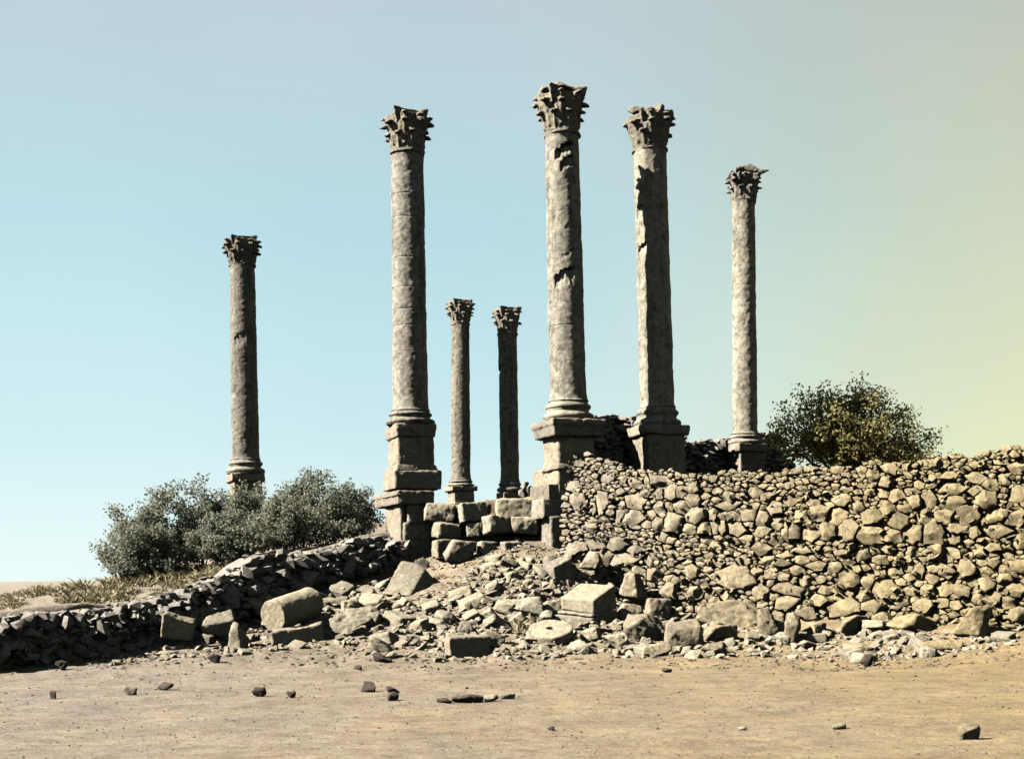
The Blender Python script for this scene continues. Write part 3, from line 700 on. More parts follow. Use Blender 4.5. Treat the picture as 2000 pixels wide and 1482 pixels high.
def base_prof(R0, H):
    pr = [(R0 * 1.36, 0), (R0 * 1.40, 0.03 * H)]
    pr += [(R0 * (1.26 + 0.15 * math.sin(a)), H * (0.19 - 0.16 * math.cos(a))) for a in np.linspace(0.3, math.pi - 0.1, 7)]
    pr += [(R0 * 1.24, 0.37 * H), (R0 * 1.13, 0.44 * H), (R0 * 1.12, 0.52 * H), (R0 * 1.18, 0.58 * H)]
    pr += [(R0 * (1.14 + 0.11 * math.sin(a)), H * (0.71 - 0.12 * math.cos(a))) for a in np.linspace(0.2, math.pi - 0.2, 7)]
    pr += [(R0 * 1.12, 0.86 * H), (R0 * 1.10, 0.92 * H), (R0 * 1.02, H)]
    return pr
def pedestal_mesh(tiers, seed, loc, vox=0.028):
    """tiers: (z0, z1, side_x, side_y, taper) stacked on the yaw axes, all about the column's foot"""
    objs = []
    for name, parts in tiers:
        v, f = join_parts([(box_pts(dx, dy, z0, z1, sx, sy, YAW, tp), BOXF) for z0, z1, sx, sy, tp, dx, dy in parts])
        objs.append((name, weather(mesh(name, v, f), vox, 2, (0.02, 0.008, 0.012), (2.2, 9, 26), seed + len(objs))))
    return objs

def column(label, Y, top, bot, wt, wb, cap_y, cap_w, base_y, tiers, seed, group='standing columns of the temple', joints=(), gouges=(), cap={}, rough=1.0):
    """top/bot: pixel x,y of the shaft's axis at the neck ring and above the base"""
    k = Y / F; b = P(bot[0], bot[1], Y); t = P(top[0], top[1], Y); foot = P(bot[0], base_y, Y)
    e = tag(empty('column', foot, label, 'column', group), kind='thing')
    H = (t - b).length; Rt, Rb = wt * k / 2, wb * k / 2
    tilt = (t - b).normalized().to_track_quat('Z', 'Y') if False else Vector((0, 0, 1)).rotation_difference((t - b).normalized())
    gz = [((az), (bot[1] - y) * k, wd, hh * k, dep) for az, y, wd, hh, dep in gouges]
    v, f = shaft(H, Rt, Rb, seed, [((bot[1] - y) * k, dp) for y, dp in joints], gz, rough)
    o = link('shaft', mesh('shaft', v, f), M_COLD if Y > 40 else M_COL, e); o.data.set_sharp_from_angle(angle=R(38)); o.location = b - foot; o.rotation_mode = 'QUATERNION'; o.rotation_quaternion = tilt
    Yn = Y - 0.85 * cap_w * k / 2; Hc = P(top[0], cap_y, Yn).z - t.z
    v, f = capital(Rt, Hc, cap_w * k / 2 / 1.22, seed, **cap); c = cap_obj(v, f, e, t - foot); c.rotation_mode = 'QUATERNION'; c.rotation_quaternion = tilt
    Hb = (base_y - bot[1]) * k
    v, f = lathe(base_prof(Rb, Hb), 64); v = v + 0.010 * np.stack([fbm(v * 5, seed + s, 3) for s in (5, 6, 7)], -1)
    link('base', mesh('base', v, f), M_COL, e)
    ped = None
    for name, me in pedestal_mesh(tiers, seed, foot):
        o = link(name, me, M_PED, e if ped is None else ped)
        if ped is None: ped = o
    return e
def T(k, y0, base, y1, s, tp=1.0, dx=0, dy=0, sy=None):                 # one tier from pixel rows
    return ((base - y1) * k, (base - y0) * k, s, sy or s, tp, dx, dy)

AZ0 = -math.pi / 2                                                      # the side facing the camera
k = 32.3 / F
column('tall column with battered leafy capital on a complete moulded pedestal, left of the opening', 32.3, (795, 298), (802, 803), 64, 68, 208, 88, 830,
    [('pedestal', [T(k, 857, 830, 914, 0.95), T(k, 922, 830, 958, 1.22)]), ('cornice', [T(k, 831, 830, 843, 1.04), T(k, 841, 830, 858, 1.0, 1.05)]), ('base_moulding', [T(k, 909, 830, 924, 1.13, 0.88)])],
    21, joints=((385, .02), (430, .018), (508, .02), (566, .015), (608, .02), (640, .015), (690, .01)), cap=dict(miss=0.05))
k = 31 / F
column('tallest column with two chipped gouges, its ragged capital highest against the sky', 31.0, (1097, 262), (1110, 785), 66, 71, 163, 100, 822,
    [('pedestal', [T(k, 848, 822, 918, 0.95), T(k, 914, 822, 978, 1.05, 1.0, -0.10, 0.40, 1.7)]), ('cornice', [T(k, 823, 822, 836, 1.42), T(k, 835, 822, 856, 1.28, 1.06)]), ('base_moulding', [T(k, 908, 822, 920, 1.06, 0.92)])],
    22, joints=((640, .02), (420, .008)), gouges=((AZ0 + 0.12, 292, 0.62, 24, 0.17), (AZ0 + 0.25, 318, 0.45, 22, 0.10), (AZ0 - 0.12, 535, 0.62, 34, 0.11), (AZ0 + 0.02, 505, 0.25, 10, .03)),
    cap=dict(miss=0.12, abacus=True, lumps=((-0.02, -0.25, 0.99, 0.75, 0.6, 0.36, 3), (0.32, -0.1, 0.97, 0.55, 0.6, 0.22, 5), (-0.42, -0.2, 1.0, 0.35, 0.4, 0.3, 8))))
k = 32.3 / F
column('column striped by a neighbour\'s long shadow, its broken capital spreading jagged leaves', 32.3, (1269, 293), (1284, 797), 64, 66, 207, 92, 834,
    [('pedestal', [T(k, 852, 834, 940, 1.04)]), ('cornice', [T(k, 834, 834, 853, 1.22, 1.0)])],
    23, joints=((450, .012), (620, .01)), gouges=((AZ0 - 0.95, 410, 0.3, 30, 0.04), (AZ0 - 0.85, 485, 0.4, 36, 0.06)),
    cap=dict(miss=0.2, abacus=False, lumps=((0.08, -0.15, 0.90, 1.0, 0.8, 0.28, 1), (-0.35, -0.2, 0.9, 0.5, 0.5, 0.26, 6), (0.42, 0.0, 0.86, 0.5, 0.7, 0.28, 9), (0.0, 0.0, 0.83, 1.1, 1.0, 0.25, 2))))
k = 36.6 / F
column('mottled column nearest the leafy tree, a stone spike jutting from its broken capital', 36.6, (1452, 394), (1455, 848), 44, 48, 330, 66, 868,
    [('pedestal', [T(k, 884, 868, 960, 0.80)]), ('cornice', [T(k, 868, 868, 885, 1.0, 1.0)])],
    24, joints=((560, .01),), cap=dict(miss=0.2, abacus=False, lumps=((0.1, -0.1, 0.85, 0.75, 0.7, 0.4, 4), (-0.35, -0.1, 0.72, 0.5, 0.5, 0.35, 7), (0.3, 0, 0.72, 0.5, 0.6, 0.3, 2)), spike=(0.15, 0.86, 0.66, 0.92, 0.88)))
k = 43.0 / F
column('lone column far left rising out of the bushes with a complete capital', 43.0, (473, 517), (480, 898), 48, 53, 457, 66, 925,
    [('pedestal', [T(k, 940, 925, 1010, 0.94)]), ('cornice', [T(k, 925, 925, 942, 1.12, 1.0)])],
    25, joints=((560, .01), (860, .01)), gouges=((AZ0 - 0.1, 655, 0.5, 30, 0.05),), cap=dict(miss=0.04))
k = 54.6 / F
column('small distant sunlit column standing in the opening, left one of two', 54.6, (899, 632), (900, 937), 35, 38, 582, 52, 950,
    [('pedestal', [T(k, 958, 950, 1010, 0.9)]), ('cornice', [T(k, 950, 950, 960, 1.15, 1.0)])],
    26, cap=dict(miss=0.05))
k = 55.2 / F
column('small distant column wholly in shadow with chipped neck, seen through the opening', 55.2, (991, 651), (996, 940), 37, 36, 597, 56, 960,
    [('pedestal', [T(k, 962, 960, 1010, 0.95)])],
    27, gouges=((AZ0 - 1.2, 718, 0.9, 14, 0.10),), cap=dict(miss=0.05))

# ------------------------------------------------------------------ the two piers under the front columns
def pier(name, label, parts, seed, mat=M_PED):
    """parts: (name, corner px, y top, y bottom, Y of the corner, length of dark right face, depth of lit left face)"""
    c, s = math.cos(YAW), math.sin(YAW); root = None
    for i, (nm, px, yt, yb, Y, lr, ll) in enumerate(parts):
        a, b = P(px, yt, Y), P(px, yb, Y); a.x = b.x = P(px, (yt + yb) / 2, Y).x
        q = []
        for p in (b, a):
            for u, v in ((0, 0), (lr, 0), (lr, ll), (0, ll)): q.append(Vector((p.x + u * c - v * s, p.y + u * s + v * c, p.z)))
        if root is None:
            ce = sum(q, Vector()) / 8; root = empty(name, (ce.x, ce.y, q[0].z), label, 'pier'); o0 = Vector(root.location)
        me = weather(mesh(nm, [v - o0 for v in q], BOXF), 0.028, 2, (0.018, 0.008, 0.012), (2.2, 9, 26), seed + i)
        link(nm, me, mat, root)
    return root
pier('stone_pier', 'block pier with projecting moulded top carrying the pedestal left of the opening', [
    ('course', 783, 1054, 1110, 31.25, 0.80, 1.0), ('course', 789, 1020, 1056, 31.3, 0.71, 1.0), ('course', 797, 984, 1022, 31.3, 0.58, 1.0),
    ('pilaster', 781, 980, 1066, 31.35, 0.14, 1.35),
    ('cap_slab', 776, 956, 984, 31.1, 0.96, 2.25), ('fillet', 774, 963, 968, 31.06, 0.12, 2.4), ('fillet', 778, 973, 978, 31.12, 0.1, 2.1)], 41)
pier('stone_pier', 'narrow broken pier beneath the tallest column, its sunless side almost black', [
    ('course', 1076, 1008, 1078, 30.3, 0.42, 0.8), ('course', 1061, 972, 1012, 30.3, 0.62, 0.95), ('course', 1071, 944, 976, 30.35, 0.5, 1.2)], 51)

# ------------------------------------------------------------------ terrace front blocks
TB = [((827, 982, 892, 1018), 31.2, 'wide grey rounded block in top course right against the pier', 1), ((890, 979, 954, 1021), 31.1, 'rounded block in middle of the terrace\'s top course, right end shaded', 2),
      ((966, 974, 1046, 1017), 31.1, 'pale long block ending the terrace\'s top course beside the dark pier', 3), ((841, 1018, 902, 1050), 31.0, 'bulging brown block in second course, next to the pier', 4),
      ((911, 1021, 938, 1048), 31.0, 'small pale cube wedged in middle of the second course', 5), ((938, 1006, 999, 1042), 30.8, 'block with bright left cheek and dark face, in second course', 6),
      ((994, 1008, 1054, 1044), 30.9, 'low dark ledge block at the right of second course by the narrow pier', 7), ((842, 1052, 890, 1088), 30.8, 'square block at pier\'s foot, bottom course', 8),
      ((930, 1056, 971, 1082), 30.4, 'low grey stone right of the dark boulder under the terrace', 10), ((976, 1055, 1024, 1076), 30.3, 'dark wedge stone sunk in bare slope below the ledge', 11)]
for bx, Y, lb, sd in TB:
    boulder('terrace_block', lb, 'stone block', bx, 600 + sd, 0.82, Y, 1.0, M_ROCK, yaw=0.06 if sd in (1, 3, 5, 7) else 0.46, roll=0.05 * math.sin(sd * 2.1), pitch=0.06 * math.cos(sd * 1.7), group='blocks of the terrace front')
boulder('boulder', 'large rounded boulder with black shaded front below the terrace blocks', 'boulder', (861, 1053, 934, 1100), 609, 0.5, 30.0, 1.0, M_PED, yaw=0.5)
# earth and hearting behind those blocks
b0, b1 = P(815, 1000, 31.9), P(1075, 1000, 31.9)
v = [(b0.x, 31.75, 1.2), (b1.x, 31.6, 1.2), (b1.x, 33.2, 1.2), (b0.x, 33.2, 1.2), (b0.x, 31.85, 3.28), (b1.x, 31.8, 3.48), (b1.x, 33.2, 3.5), (b0.x, 33.2, 3.3)]
o = link('terrace_core', weather(mesh('terrace_core', v, BOXF), 0.05, 2, (0.06, 0.03, 0), (2, 8, 20), 77), M_GROUND); tag(o, 'earth packed behind the big terrace blocks under two distant columns', 'terrace')

# ------------------------------------------------------------------ fallen blocks with a shape of their own
Yd = 25.0
def cyl(name, p, axis, r, L, mat, label, cat, seed, vox=0.026, bore=0):
    prof = [(r * 0.97, 0), (r, 0.02), (r, L - 0.02), (r * 0.97, L)]
    v, f = lathe(prof, 56)
    me = weather(mesh(name, v, f), 0.018, 1, (0.007, 0.005, 0.006), (2.5, 10, 28), seed)
    o = link(name, me, mat); o.location = p; o.rotation_mode = 'QUATERNION'; o.rotation_quaternion = Vector((0, 0, 1)).rotation_difference(Vector(axis).normalized())
    return tag(o, label, cat)
cyl('column_drum', P(532, 1203, Yd + 0.1), (0.50, 0.82, 0.20), 0.32, 1.2, M_ROCK, 'fallen round column drum lying on its side, its top sunlit', 'column drum', 61)
block('stone_slab', 'pale flat slab propped behind the fallen column drum', 'stone block', [(482, 1172, 0), (494, 1151, .5), (545, 1168, .6), (530, 1195, 0), (484, 1182, 0), (500, 1200, .1), (530, 1208, .1), (545, 1190, .7)], (515, 1205), 62, Y=27.0)
block('stone_block', 'brown upright block leaning on the low dark wall, front shaded', 'stone block', [(317, 1198, 0), (378, 1216, .38), (372, 1252, .3), (313, 1245, -.08), (326, 1190, .3), (384, 1208, .68), (380, 1248, .7), (322, 1240, .3)], (340, 1250), 63, Y=24.2)
block('stone_block', 'block with bright sloping top and brown front beside the dark wall', 'stone block', [(388, 1224, 0), (402, 1204, .35), (452, 1188, .75), (459, 1210, .4), (450, 1214, .36), (392, 1236, 0), (448, 1246, .34), (458, 1240, .5), (420, 1236, .7)], (420, 1246), 64, Y=24.8)
block('pointed_stone', 'dark pointed stone standing upright left of the fallen drum', 'stone', [(455, 1212, .15), (448, 1238, 0), (441, 1272, -.05), (492, 1262, .35), (488, 1248, .35), (465, 1216, .1), (470, 1268, -.1), (480, 1240, .4)], (465, 1268), 65, M_PED)
block('stone_block', 'long flat-faced grey block set on edge in front of the fallen drum', 'stone block', [(528, 1234, 0), (628, 1217, .5), (633, 1256, .5), (531, 1269, -.03), (535, 1228, .3), (630, 1212, .8), (636, 1250, .8), (540, 1258, .35)], (580, 1262), 66, M_PED)
block('stone_block', 'narrow block lying behind the long flat-faced grey block', 'stone block', [(580, 1204, 0), (640, 1199, .1), (643, 1220, .1), (582, 1225, 0), (590, 1197, .4), (648, 1194, .5), (648, 1216, .5)], (610, 1222), 67, Y=26.0)
block('boulder', 'bulky grey boulder overhanging its own black shadow, right of the flat-faced block', 'boulder', [(641, 1208, .1), (668, 1190, .7), (728, 1182, 1.0), (742, 1196, .8), (740, 1205, .5), (720, 1212, .15), (690, 1228, -.1), (668, 1240, -.1), (648, 1232, 0), (700, 1250, .4), (738, 1238, .8), (660, 1248, .3)], (690, 1236), 68, amp=2.0)
block('stone_slab', 'big pale squared slab tilted up below the left pier', 'stone block', [(783, 1094, .9), (830, 1110, .8), (802, 1164, 0), (744, 1160, 0), (850, 1134, 1.1), (846, 1142, .95), (806, 1178, .5), (770, 1170, .4), (815, 1100, 1.4)], (795, 1166), 69, amp=0.8)
block('stone', 'dark jagged stone peeking from behind the big tilted slab', 'stone', [(808, 1092, 0), (826, 1087, .2), (840, 1096, .2), (838, 1116, 0), (812, 1118, 0), (830, 1118, .4)], (828, 1114), 70, M_PED)
block('stone', 'small wedge of pale stone with shaded right side near the dark wall stub', 'stone', [(640, 1158, 0), (650, 1140, .2), (672, 1150, .3), (672, 1166, .1), (646, 1166, 0), (660, 1168, .4)], (655, 1164), 71)
block('stone_slab', 'thin flat slab lying above the bulky grey boulder', 'stone block', [(628, 1170, 0), (634, 1163, .2), (690, 1172, .3), (695, 1178, 0), (640, 1182, 0), (690, 1186, 0), (640, 1188, .3)], (660, 1182), 72)
block('stone_block', 'pale-topped block with black front in middle of the rubble slope', 'stone block', [(889, 1170, .3), (938, 1153, .7), (944, 1160, .5), (960, 1178, .5), (956, 1186, .3), (912, 1198, -.1), (905, 1180, 0), (900, 1190, .1), (930, 1196, .3)], (915, 1194), 73)
block('stone_block', 'squared bench-like block facing the bare ground, lowest in the rubble', 'stone block', [(866, 1249, .3), (877, 1244, 0), (958, 1241, .42), (960, 1281, .40), (880, 1290, -.02), (866, 1284, .28), (950, 1237, .75), (870, 1240, .4), (958, 1270, .75)], (915, 1288), 74, M_PED)
block('stone_block', 'block with lit left cheek and black face, high on the rubble by the wall\'s foot', 'stone block', [(1059, 1100, .3), (1080, 1106, 0), (1115, 1089, .35), (1126, 1130, .35), (1086, 1142, 0), (1066, 1138, .3), (1095, 1086, .8), (1120, 1120, .8)], (1088, 1140), 75, M_PED)
# moulded cornice block
Ym = hit(1157, 1221)
mb = empty('moulded_block', P(1150, 1222, Ym + 0.4), 'heavy squared block with carved mouldings along its lower edge, right of the millstone', 'carved block')
def bl(name, pts, seed, mat=M_ROCK, amp=0.6):
    o0 = Vector(mb.location); q = [P(a, b, Ym + d) - o0 for a, b, d in pts]
    return link(name, weather(hull_mesh(name, q), 0.022, 2, (0.014 * amp, 0.008 * amp, 0.01 * amp), (2.2, 10, 28), seed), mat, mb)
bl('body', [(1094, 1166, .35), (1160, 1172, .05), (1202, 1141, .85), (1133, 1138, 1.1), (1160, 1200, .05), (1096, 1190, .35), (1206, 1190, .8), (1130, 1190, 1.1)], 81)
bl('fillet', [(1088, 1192, .28), (1158, 1199, 0), (1158, 1206, 0), (1088, 1198, .28), (1206, 1190, .8), (1206, 1200, .8), (1130, 1190, 1.0), (1130, 1200, 1.0)], 82)
bl('moulding', [(1082, 1199, .24), (1156, 1208, -.06), (1156, 1225, -.06), (1082, 1212, .24), (1208, 1196, .8), (1206, 1212, .8), (1120, 1205, 1.0), (1120, 1220, 1.0)], 83)
# millstone: a thick ring lying tilted
Yq = hit(1080, 1258)
v, f = [], []
for rr, z in ((0.42, 0), (0.435, 0.02), (0.435, 0.24), (0.41, 0.265), (0.09, 0.265), (0.085, 0.25), (0.085, 0.0)):
    v += [(rr * math.cos(t), rr * math.sin(t), z) for t in np.linspace(0, 2 * math.pi, 48, endpoint=False)]
for i in range(7):
    for q in range(48): f.append([i * 48 + q, i * 48 + (q + 1) % 48, ((i + 1) % 7) * 48 + (q + 1) % 48, ((i + 1) % 7) * 48 + q])
me = weather(mesh('millstone', v, f), 0.02, 1, (0.01, 0.006, 0.006), (3, 10, 28), 84)
o = link('millstone', me, M_ROCK); p = P(1077, 1250, Yq + 0.42); o.location = p; o.rotation_euler = (R(20), R(-9), 0.3)
tag(o, 'thick round millstone with a hole, lying tilted in front of the moulded block', 'millstone')

HB = [((995, 1164, 1062, 1206), .4, 'pale smooth boulder in the rubble above the millstone', 'boulder', 0), ((1132, 1224, 1176, 1252), .8, 'small pale block lying just right of the millstone', 'stone block', 0),
      ((1174, 1238, 1228, 1272), .5, 'pale lumpy stone below the small block at the rubble\'s front edge', 'stone', 0), ((1208, 1114, 1268, 1184), .5, 'tall leaning boulder with shaded left face at the wall\'s lower left foot', 'boulder', 1),
      ((1198, 1176, 1262, 1216), .3, 'elongated slanting stone beneath the tall leaning boulder', 'stone', 1), ((1257, 1167, 1312, 1208), .8, 'cube-like stone with black right side at the wall\'s foot', 'stone block', 1),
      ((1218, 1198, 1302, 1258), .4, 'broad pitted boulder at the wall\'s foot, undercut by shadow', 'boulder', 1), ((1293, 1207, 1378, 1270), .6, 'angular big boulder split by light and shade, right of the pitted one', 'boulder', 1),
      ((1368, 1217, 1442, 1258), .1, 'smooth egg-shaped boulder under the long boulder', 'boulder', 1), ((1354, 1171, 1488, 1226), .25, 'longest boulder, lying level at the foot of the wall', 'boulder', 1),
      ((1478, 1183, 1518, 1248), .5, 'upright sharp slab with bright left side, standing by the wall\'s foot', 'stone slab', 1), ((1524, 1192, 1564, 1262), .5, 'upright broad stone next to the sharp slab, half sunk', 'stone slab', 1),
      ((1634, 1200, 1698, 1244), .35, 'rounded fat boulder at the wall\'s foot in the yellow part', 'boulder', 1), ((1726, 1196, 1842, 1236), .4, 'wide craggy boulder with black hollow at the wall\'s foot', 'boulder', 1),
      ((1856, 1182, 1936, 1250), .6, 'largest boulder at the wall\'s right end, right half shaded', 'boulder', 1), ((1700, 1194, 1750, 1222), .3, 'flattish stone tucked left of the craggy boulder', 'stone', 1),
      ((1576, 1214, 1612, 1248), .7, 'squat square stone at the wall\'s foot left of the fat boulder', 'stone', 1), ((1368, 1253, 1424, 1279), .5, 'low pale pointed stone in front of the egg-shaped boulder', 'stone', 1),
      ((1252, 1252, 1312, 1282), .4, 'low wedge stone with dark face in front of the pitted boulder', 'stone', 1), ((1128, 1075, 1180, 1112), .4, 'pale boulder lodged between the dark pier and the wall', 'boulder', 1),
      ((1655, 1255, 1700, 1278), .5, 'long pale stone in the small pile before the fat boulder', 'stone', 1), ((1790, 1246, 1880, 1276), .15, 'smooth mound-like boulder half buried before the craggy one', 'boulder', 1),
      ((1846, 1385, 1850, 1389), .3, '', '', 2)]
for i, (bx, bk, lb, ct, kd) in enumerate(HB):
    if kd == 2: continue
    if kd == 1:
        cxp, cyp = (bx[0] + bx[2]) / 2, bx[3]; dd = Pn(cxp, cyp); nn = np.array(Vector(nR).normalized())
        yw = float(((np.array(P(1500, 1235, 26.9)) - EY) @ nn) / (dd @ nn)); yh = hit(cxp, bx[3] - 0.06 * (bx[3] - bx[1])) or yw
    boulder({'stone block': 'stone_block', 'stone slab': 'stone_slab'}.get(ct, ct), lb, ct, bx, 700 + i, bk, min(yh, yw - 0.75) if kd == 1 else None, 1.0, (M_ROCK if kd == 0 else M_WALL), roll=random.Random(i).uniform(-.25, .25))

# stones lying alone on the bare ground
LS = [((240, 1338, 270, 1358), 'dark stone with flat pale top, leftmost of the lone stones on bare earth'), ((306, 1331, 340, 1349), 'rounded dark stone, second from the left on the bare earth'),
      ((492, 1340, 521, 1362), 'knobbly dark stone on bare earth below the pointed upright stone'), ((558, 1348, 580, 1364), 'small blunt stone just right of the knobbly dark one'),
      ((702, 1329, 736, 1353), 'egg-shaped grey stone with dark underside on the bare earth'), ((752, 1338, 784, 1354), 'flat brown stone behind the jagged little one on bare earth'),
      ((754, 1350, 780, 1370), 'jagged little stone beside the flat brown stone'), ((405, 1276, 432, 1296), 'single grey stone on earth just before the dark left wall'),
      ((728, 1270, 768, 1296), 'reddish broken stone at the rubble\'s edge left of the bench-like block'), ((108, 1288, 134, 1310), 'brown stone at the near end of the low dark wall'),
      ((880, 1354, 946, 1374), 'long dark flat stone, longest in the row on bare earth'), ((850, 1362, 886, 1374), 'thin chip left of the long dark flat stone'),
      ((944, 1353, 976, 1372), 'pale stone in the row, right of the long dark one'), ((974, 1352, 1008, 1366), 'flat pale stone ending the row on bare earth'),
      ((1866, 1412, 1922, 1446), 'large yellow stone alone at the lower right on bare earth'), ((1624, 1410, 1654, 1426), 'brown chip with sharp shadow left of the large yellow stone'),
      ((1292, 1302, 1314, 1314), 'small dark stone before the angular big boulder'), ((1676, 1276, 1706, 1304), 'orange pointed stone below the small pile at the wall\'s foot'),
      ((95, 1348, 112, 1366), 'dark stone at far left edge of the bare earth'), ((1440, 1416, 1460, 1427), 'flat pale chip in the middle of the yellow earth'),
      ((1066, 1416, 1084, 1428), 'small grey chip in the middle of the bare earth near the bottom'), ((690, 1296, 708, 1308), 'pebble before the reddish broken stone')]
M_WHITE = stone_mat('white_stone', (0.465, 0.459, 0.434), (0.434, 0.428, 0.409), (0.372, 0.360, 0.322), 3.0, 0.3, False, 0.3, 0.1)
for i, (bx, lb) in enumerate(LS):
    m = M_WALL if 'yellow stone' in lb else M_WHITE if 'white' in lb else (M_ROCK if 'pale' in lb or 'yellow' in lb else M_LONE)
    boulder('loose_stone', lb, 'stone', bx, 800 + i, 0.35, None, 0.8, m, group='stones alone on the bare earth', sink=0.05)

# ------------------------------------------------------------------ rubble
rg = random.Random(9)
GROUPS = {'a': ('angular grey rubble stone on the slope between the two walls', 'rubble on the slope'), 'b': ('small stone heaped along the foot of the tall yellowish wall', 'stones at the foot of the tall wall'),
          'c': ('small stone at the foot of the low dark left wall', 'stones at the foot of the dark wall')}
def poly_in(px, py, poly):
    ins = False; j = len(poly) - 1
    for i in range(len(poly)):
        (xi, yi), (xj, yj) = poly[i], poly[j]
        if (yi > py) != (yj > py) and px < (xj - xi) * (py - yi) / (yj - yi) + xi: ins = not ins
        j = i
    return ins
ZA = [(610, 1175), (740, 1130), (800, 1165), (860, 1150), (900, 1130), (960, 1090), (1060, 1095), (1100, 1105), (1180, 1130), (1230, 1190), (1280, 1262), (1050, 1290), (860, 1292), (760, 1290), (660, 1262), (640, 1240)]
ZB = [(1180, 1262), (1240, 1195), (1400, 1212), (1560, 1224), (1850, 1234), (1990, 1230), (1990, 1262), (1700, 1296), (1500, 1285), (1200, 1285)]
ZC = [(110, 1285), (300, 1262), (440, 1240), (520, 1190), (640, 1165), (640, 1262), (460, 1278), (200, 1302)]
cand = []
for z, poly, n, lo, hi in (('a', ZA, 170, 16, 46), ('b', ZB, 80, 16, 48), ('c', ZC, 50, 12, 34)):
    xs, ys = [p[0] for p in poly], [p[1] for p in poly]; c = 0
    while c < n:
        px, py = rg.uniform(min(xs), max(xs)), rg.uniform(min(ys), max(ys))
        if not poly_in(px, py, poly): continue
        cand.append((z, px, py, lo + (hi - lo) * rg.random() ** 2.2)); c += 1
for z, px, py, s in cand:
    Y = hit(px, py)
    if Y is None: continue
    p = P(px, py, Y); d = s * Y / F
    o = bpy.data.objects.new('rubble_stone', VAR[rg.randrange(len(VAR))]); C.objects.link(o)
    if not o.data.materials: o.data.materials.append(M_ROCK); o.data.polygons.foreach_set('use_smooth', [True] * len(o.data.polygons))
    h_ = d * rg.uniform(0.4, 0.8); o.scale = (d * rg.uniform(0.9, 1.5), d * rg.uniform(0.8, 1.3), h_)
    o.location = (p.x, p.y, tz(p.x, p.y) + h_ * 0.22); o.rotation_euler = (rg.gauss(0, .3), rg.gauss(0, .3), rg.uniform(0, 6.3))
    tag(o, GROUPS[z][0], 'stone', GROUPS[z][1])
def scatter(name, zones, seed, mat):
    r = random.Random(seed); VV, FF, n0 = [], [], 0; pts = []
    for poly, n, lo, hi in zones:
        xs, ys = [p[0] for p in poly], [p[1] for p in poly]; c = 0
        while c < n:
            px, py = r.uniform(min(xs), max(xs)), r.uniform(min(ys), max(ys))
            if poly_in(px, py, poly): pts.append((px, py, lo + (hi - lo) * r.random() ** 3)); c += 1
    for px, py, s in pts:
        Y = hit(px, py)
        if Y is None: continue
        q = P(px, py, Y); d = s * Y / F; v, f = LOW[r.randrange(len(LOW))]
        m = np.array(Matrix.Rotation(r.uniform(0, 6.3), 3, 'Z') @ Matrix.Rotation(r.gauss(0, .3), 3, 'X') @ Matrix.Rotation(r.gauss(0, .3), 3, 'Y'))
        dm = np.array([d * r.uniform(.9, 1.6), d * r.uniform(.8, 1.3), d * r.uniform(.4, .8)])
        VV.append((v * dm) @ m.T + np.array([q.x, q.y, q.z + dm[2] * 0.2])); FF += [[i + n0 for i in p] for p in f]; n0 += len(v)
    o = link(name, mesh(name, np.concatenate(VV), FF), mat, smooth=False); return tag(o, kind='stuff')
PLAIN = [(0, 1296), (460, 1268), (860, 1288), (1300, 1285), (1700, 1290), (2000, 1262), (2000, 1482), (0, 1482)]
EDGE = [(100, 1296), (460, 1262), (660, 1262), (860, 1292), (1280, 1278), (1700, 1284), (1990, 1256), (1990, 1290), (1700, 1312), (1300, 1306), (860, 1312), (500, 1296), (110, 1312)]
scatter('rubble', [(ZA, 2600, 5, 22), (ZB, 1300, 5, 22), (ZC, 600, 5, 18), ([(1070, 1062), (1125, 1050), (1230, 1135), (1230, 1200), (1100, 1150)], 190, 8, 28), ([(830, 1085), (1060, 1050), (1075, 1075), (850, 1120)], 130, 5, 16), ([(860, 1110), (960, 1070), (1090, 1060), (1100, 1110), (960, 1130)], 160, 3, 9)], 31, M_RUB)
M_GRAV = stone_mat('gravel_stone', (0.260, 0.223, 0.174), (0.198, 0.161, 0.124), (0.124, 0.099, 0.074), 3.0, 0.2, True, 0.5, 0.4)
scatter('gravel', [(EDGE, 1300, 2, 11), (PLAIN, 5200, 1.3, 6)], 32, M_GRAV)
# small cairn beside the opening
for k, bx in enumerate(((1012, 953, 1030, 972), (1024, 948, 1040, 966), (1020, 940, 1034, 953))):
    boulder('cairn_stone', 'stone of the little heap beside the tallest column\'s pedestal', 'stone', bx, 880 + k, 0.4, 33.5, 1.0, M_PED, group='little heap in the opening', sink=0.5)

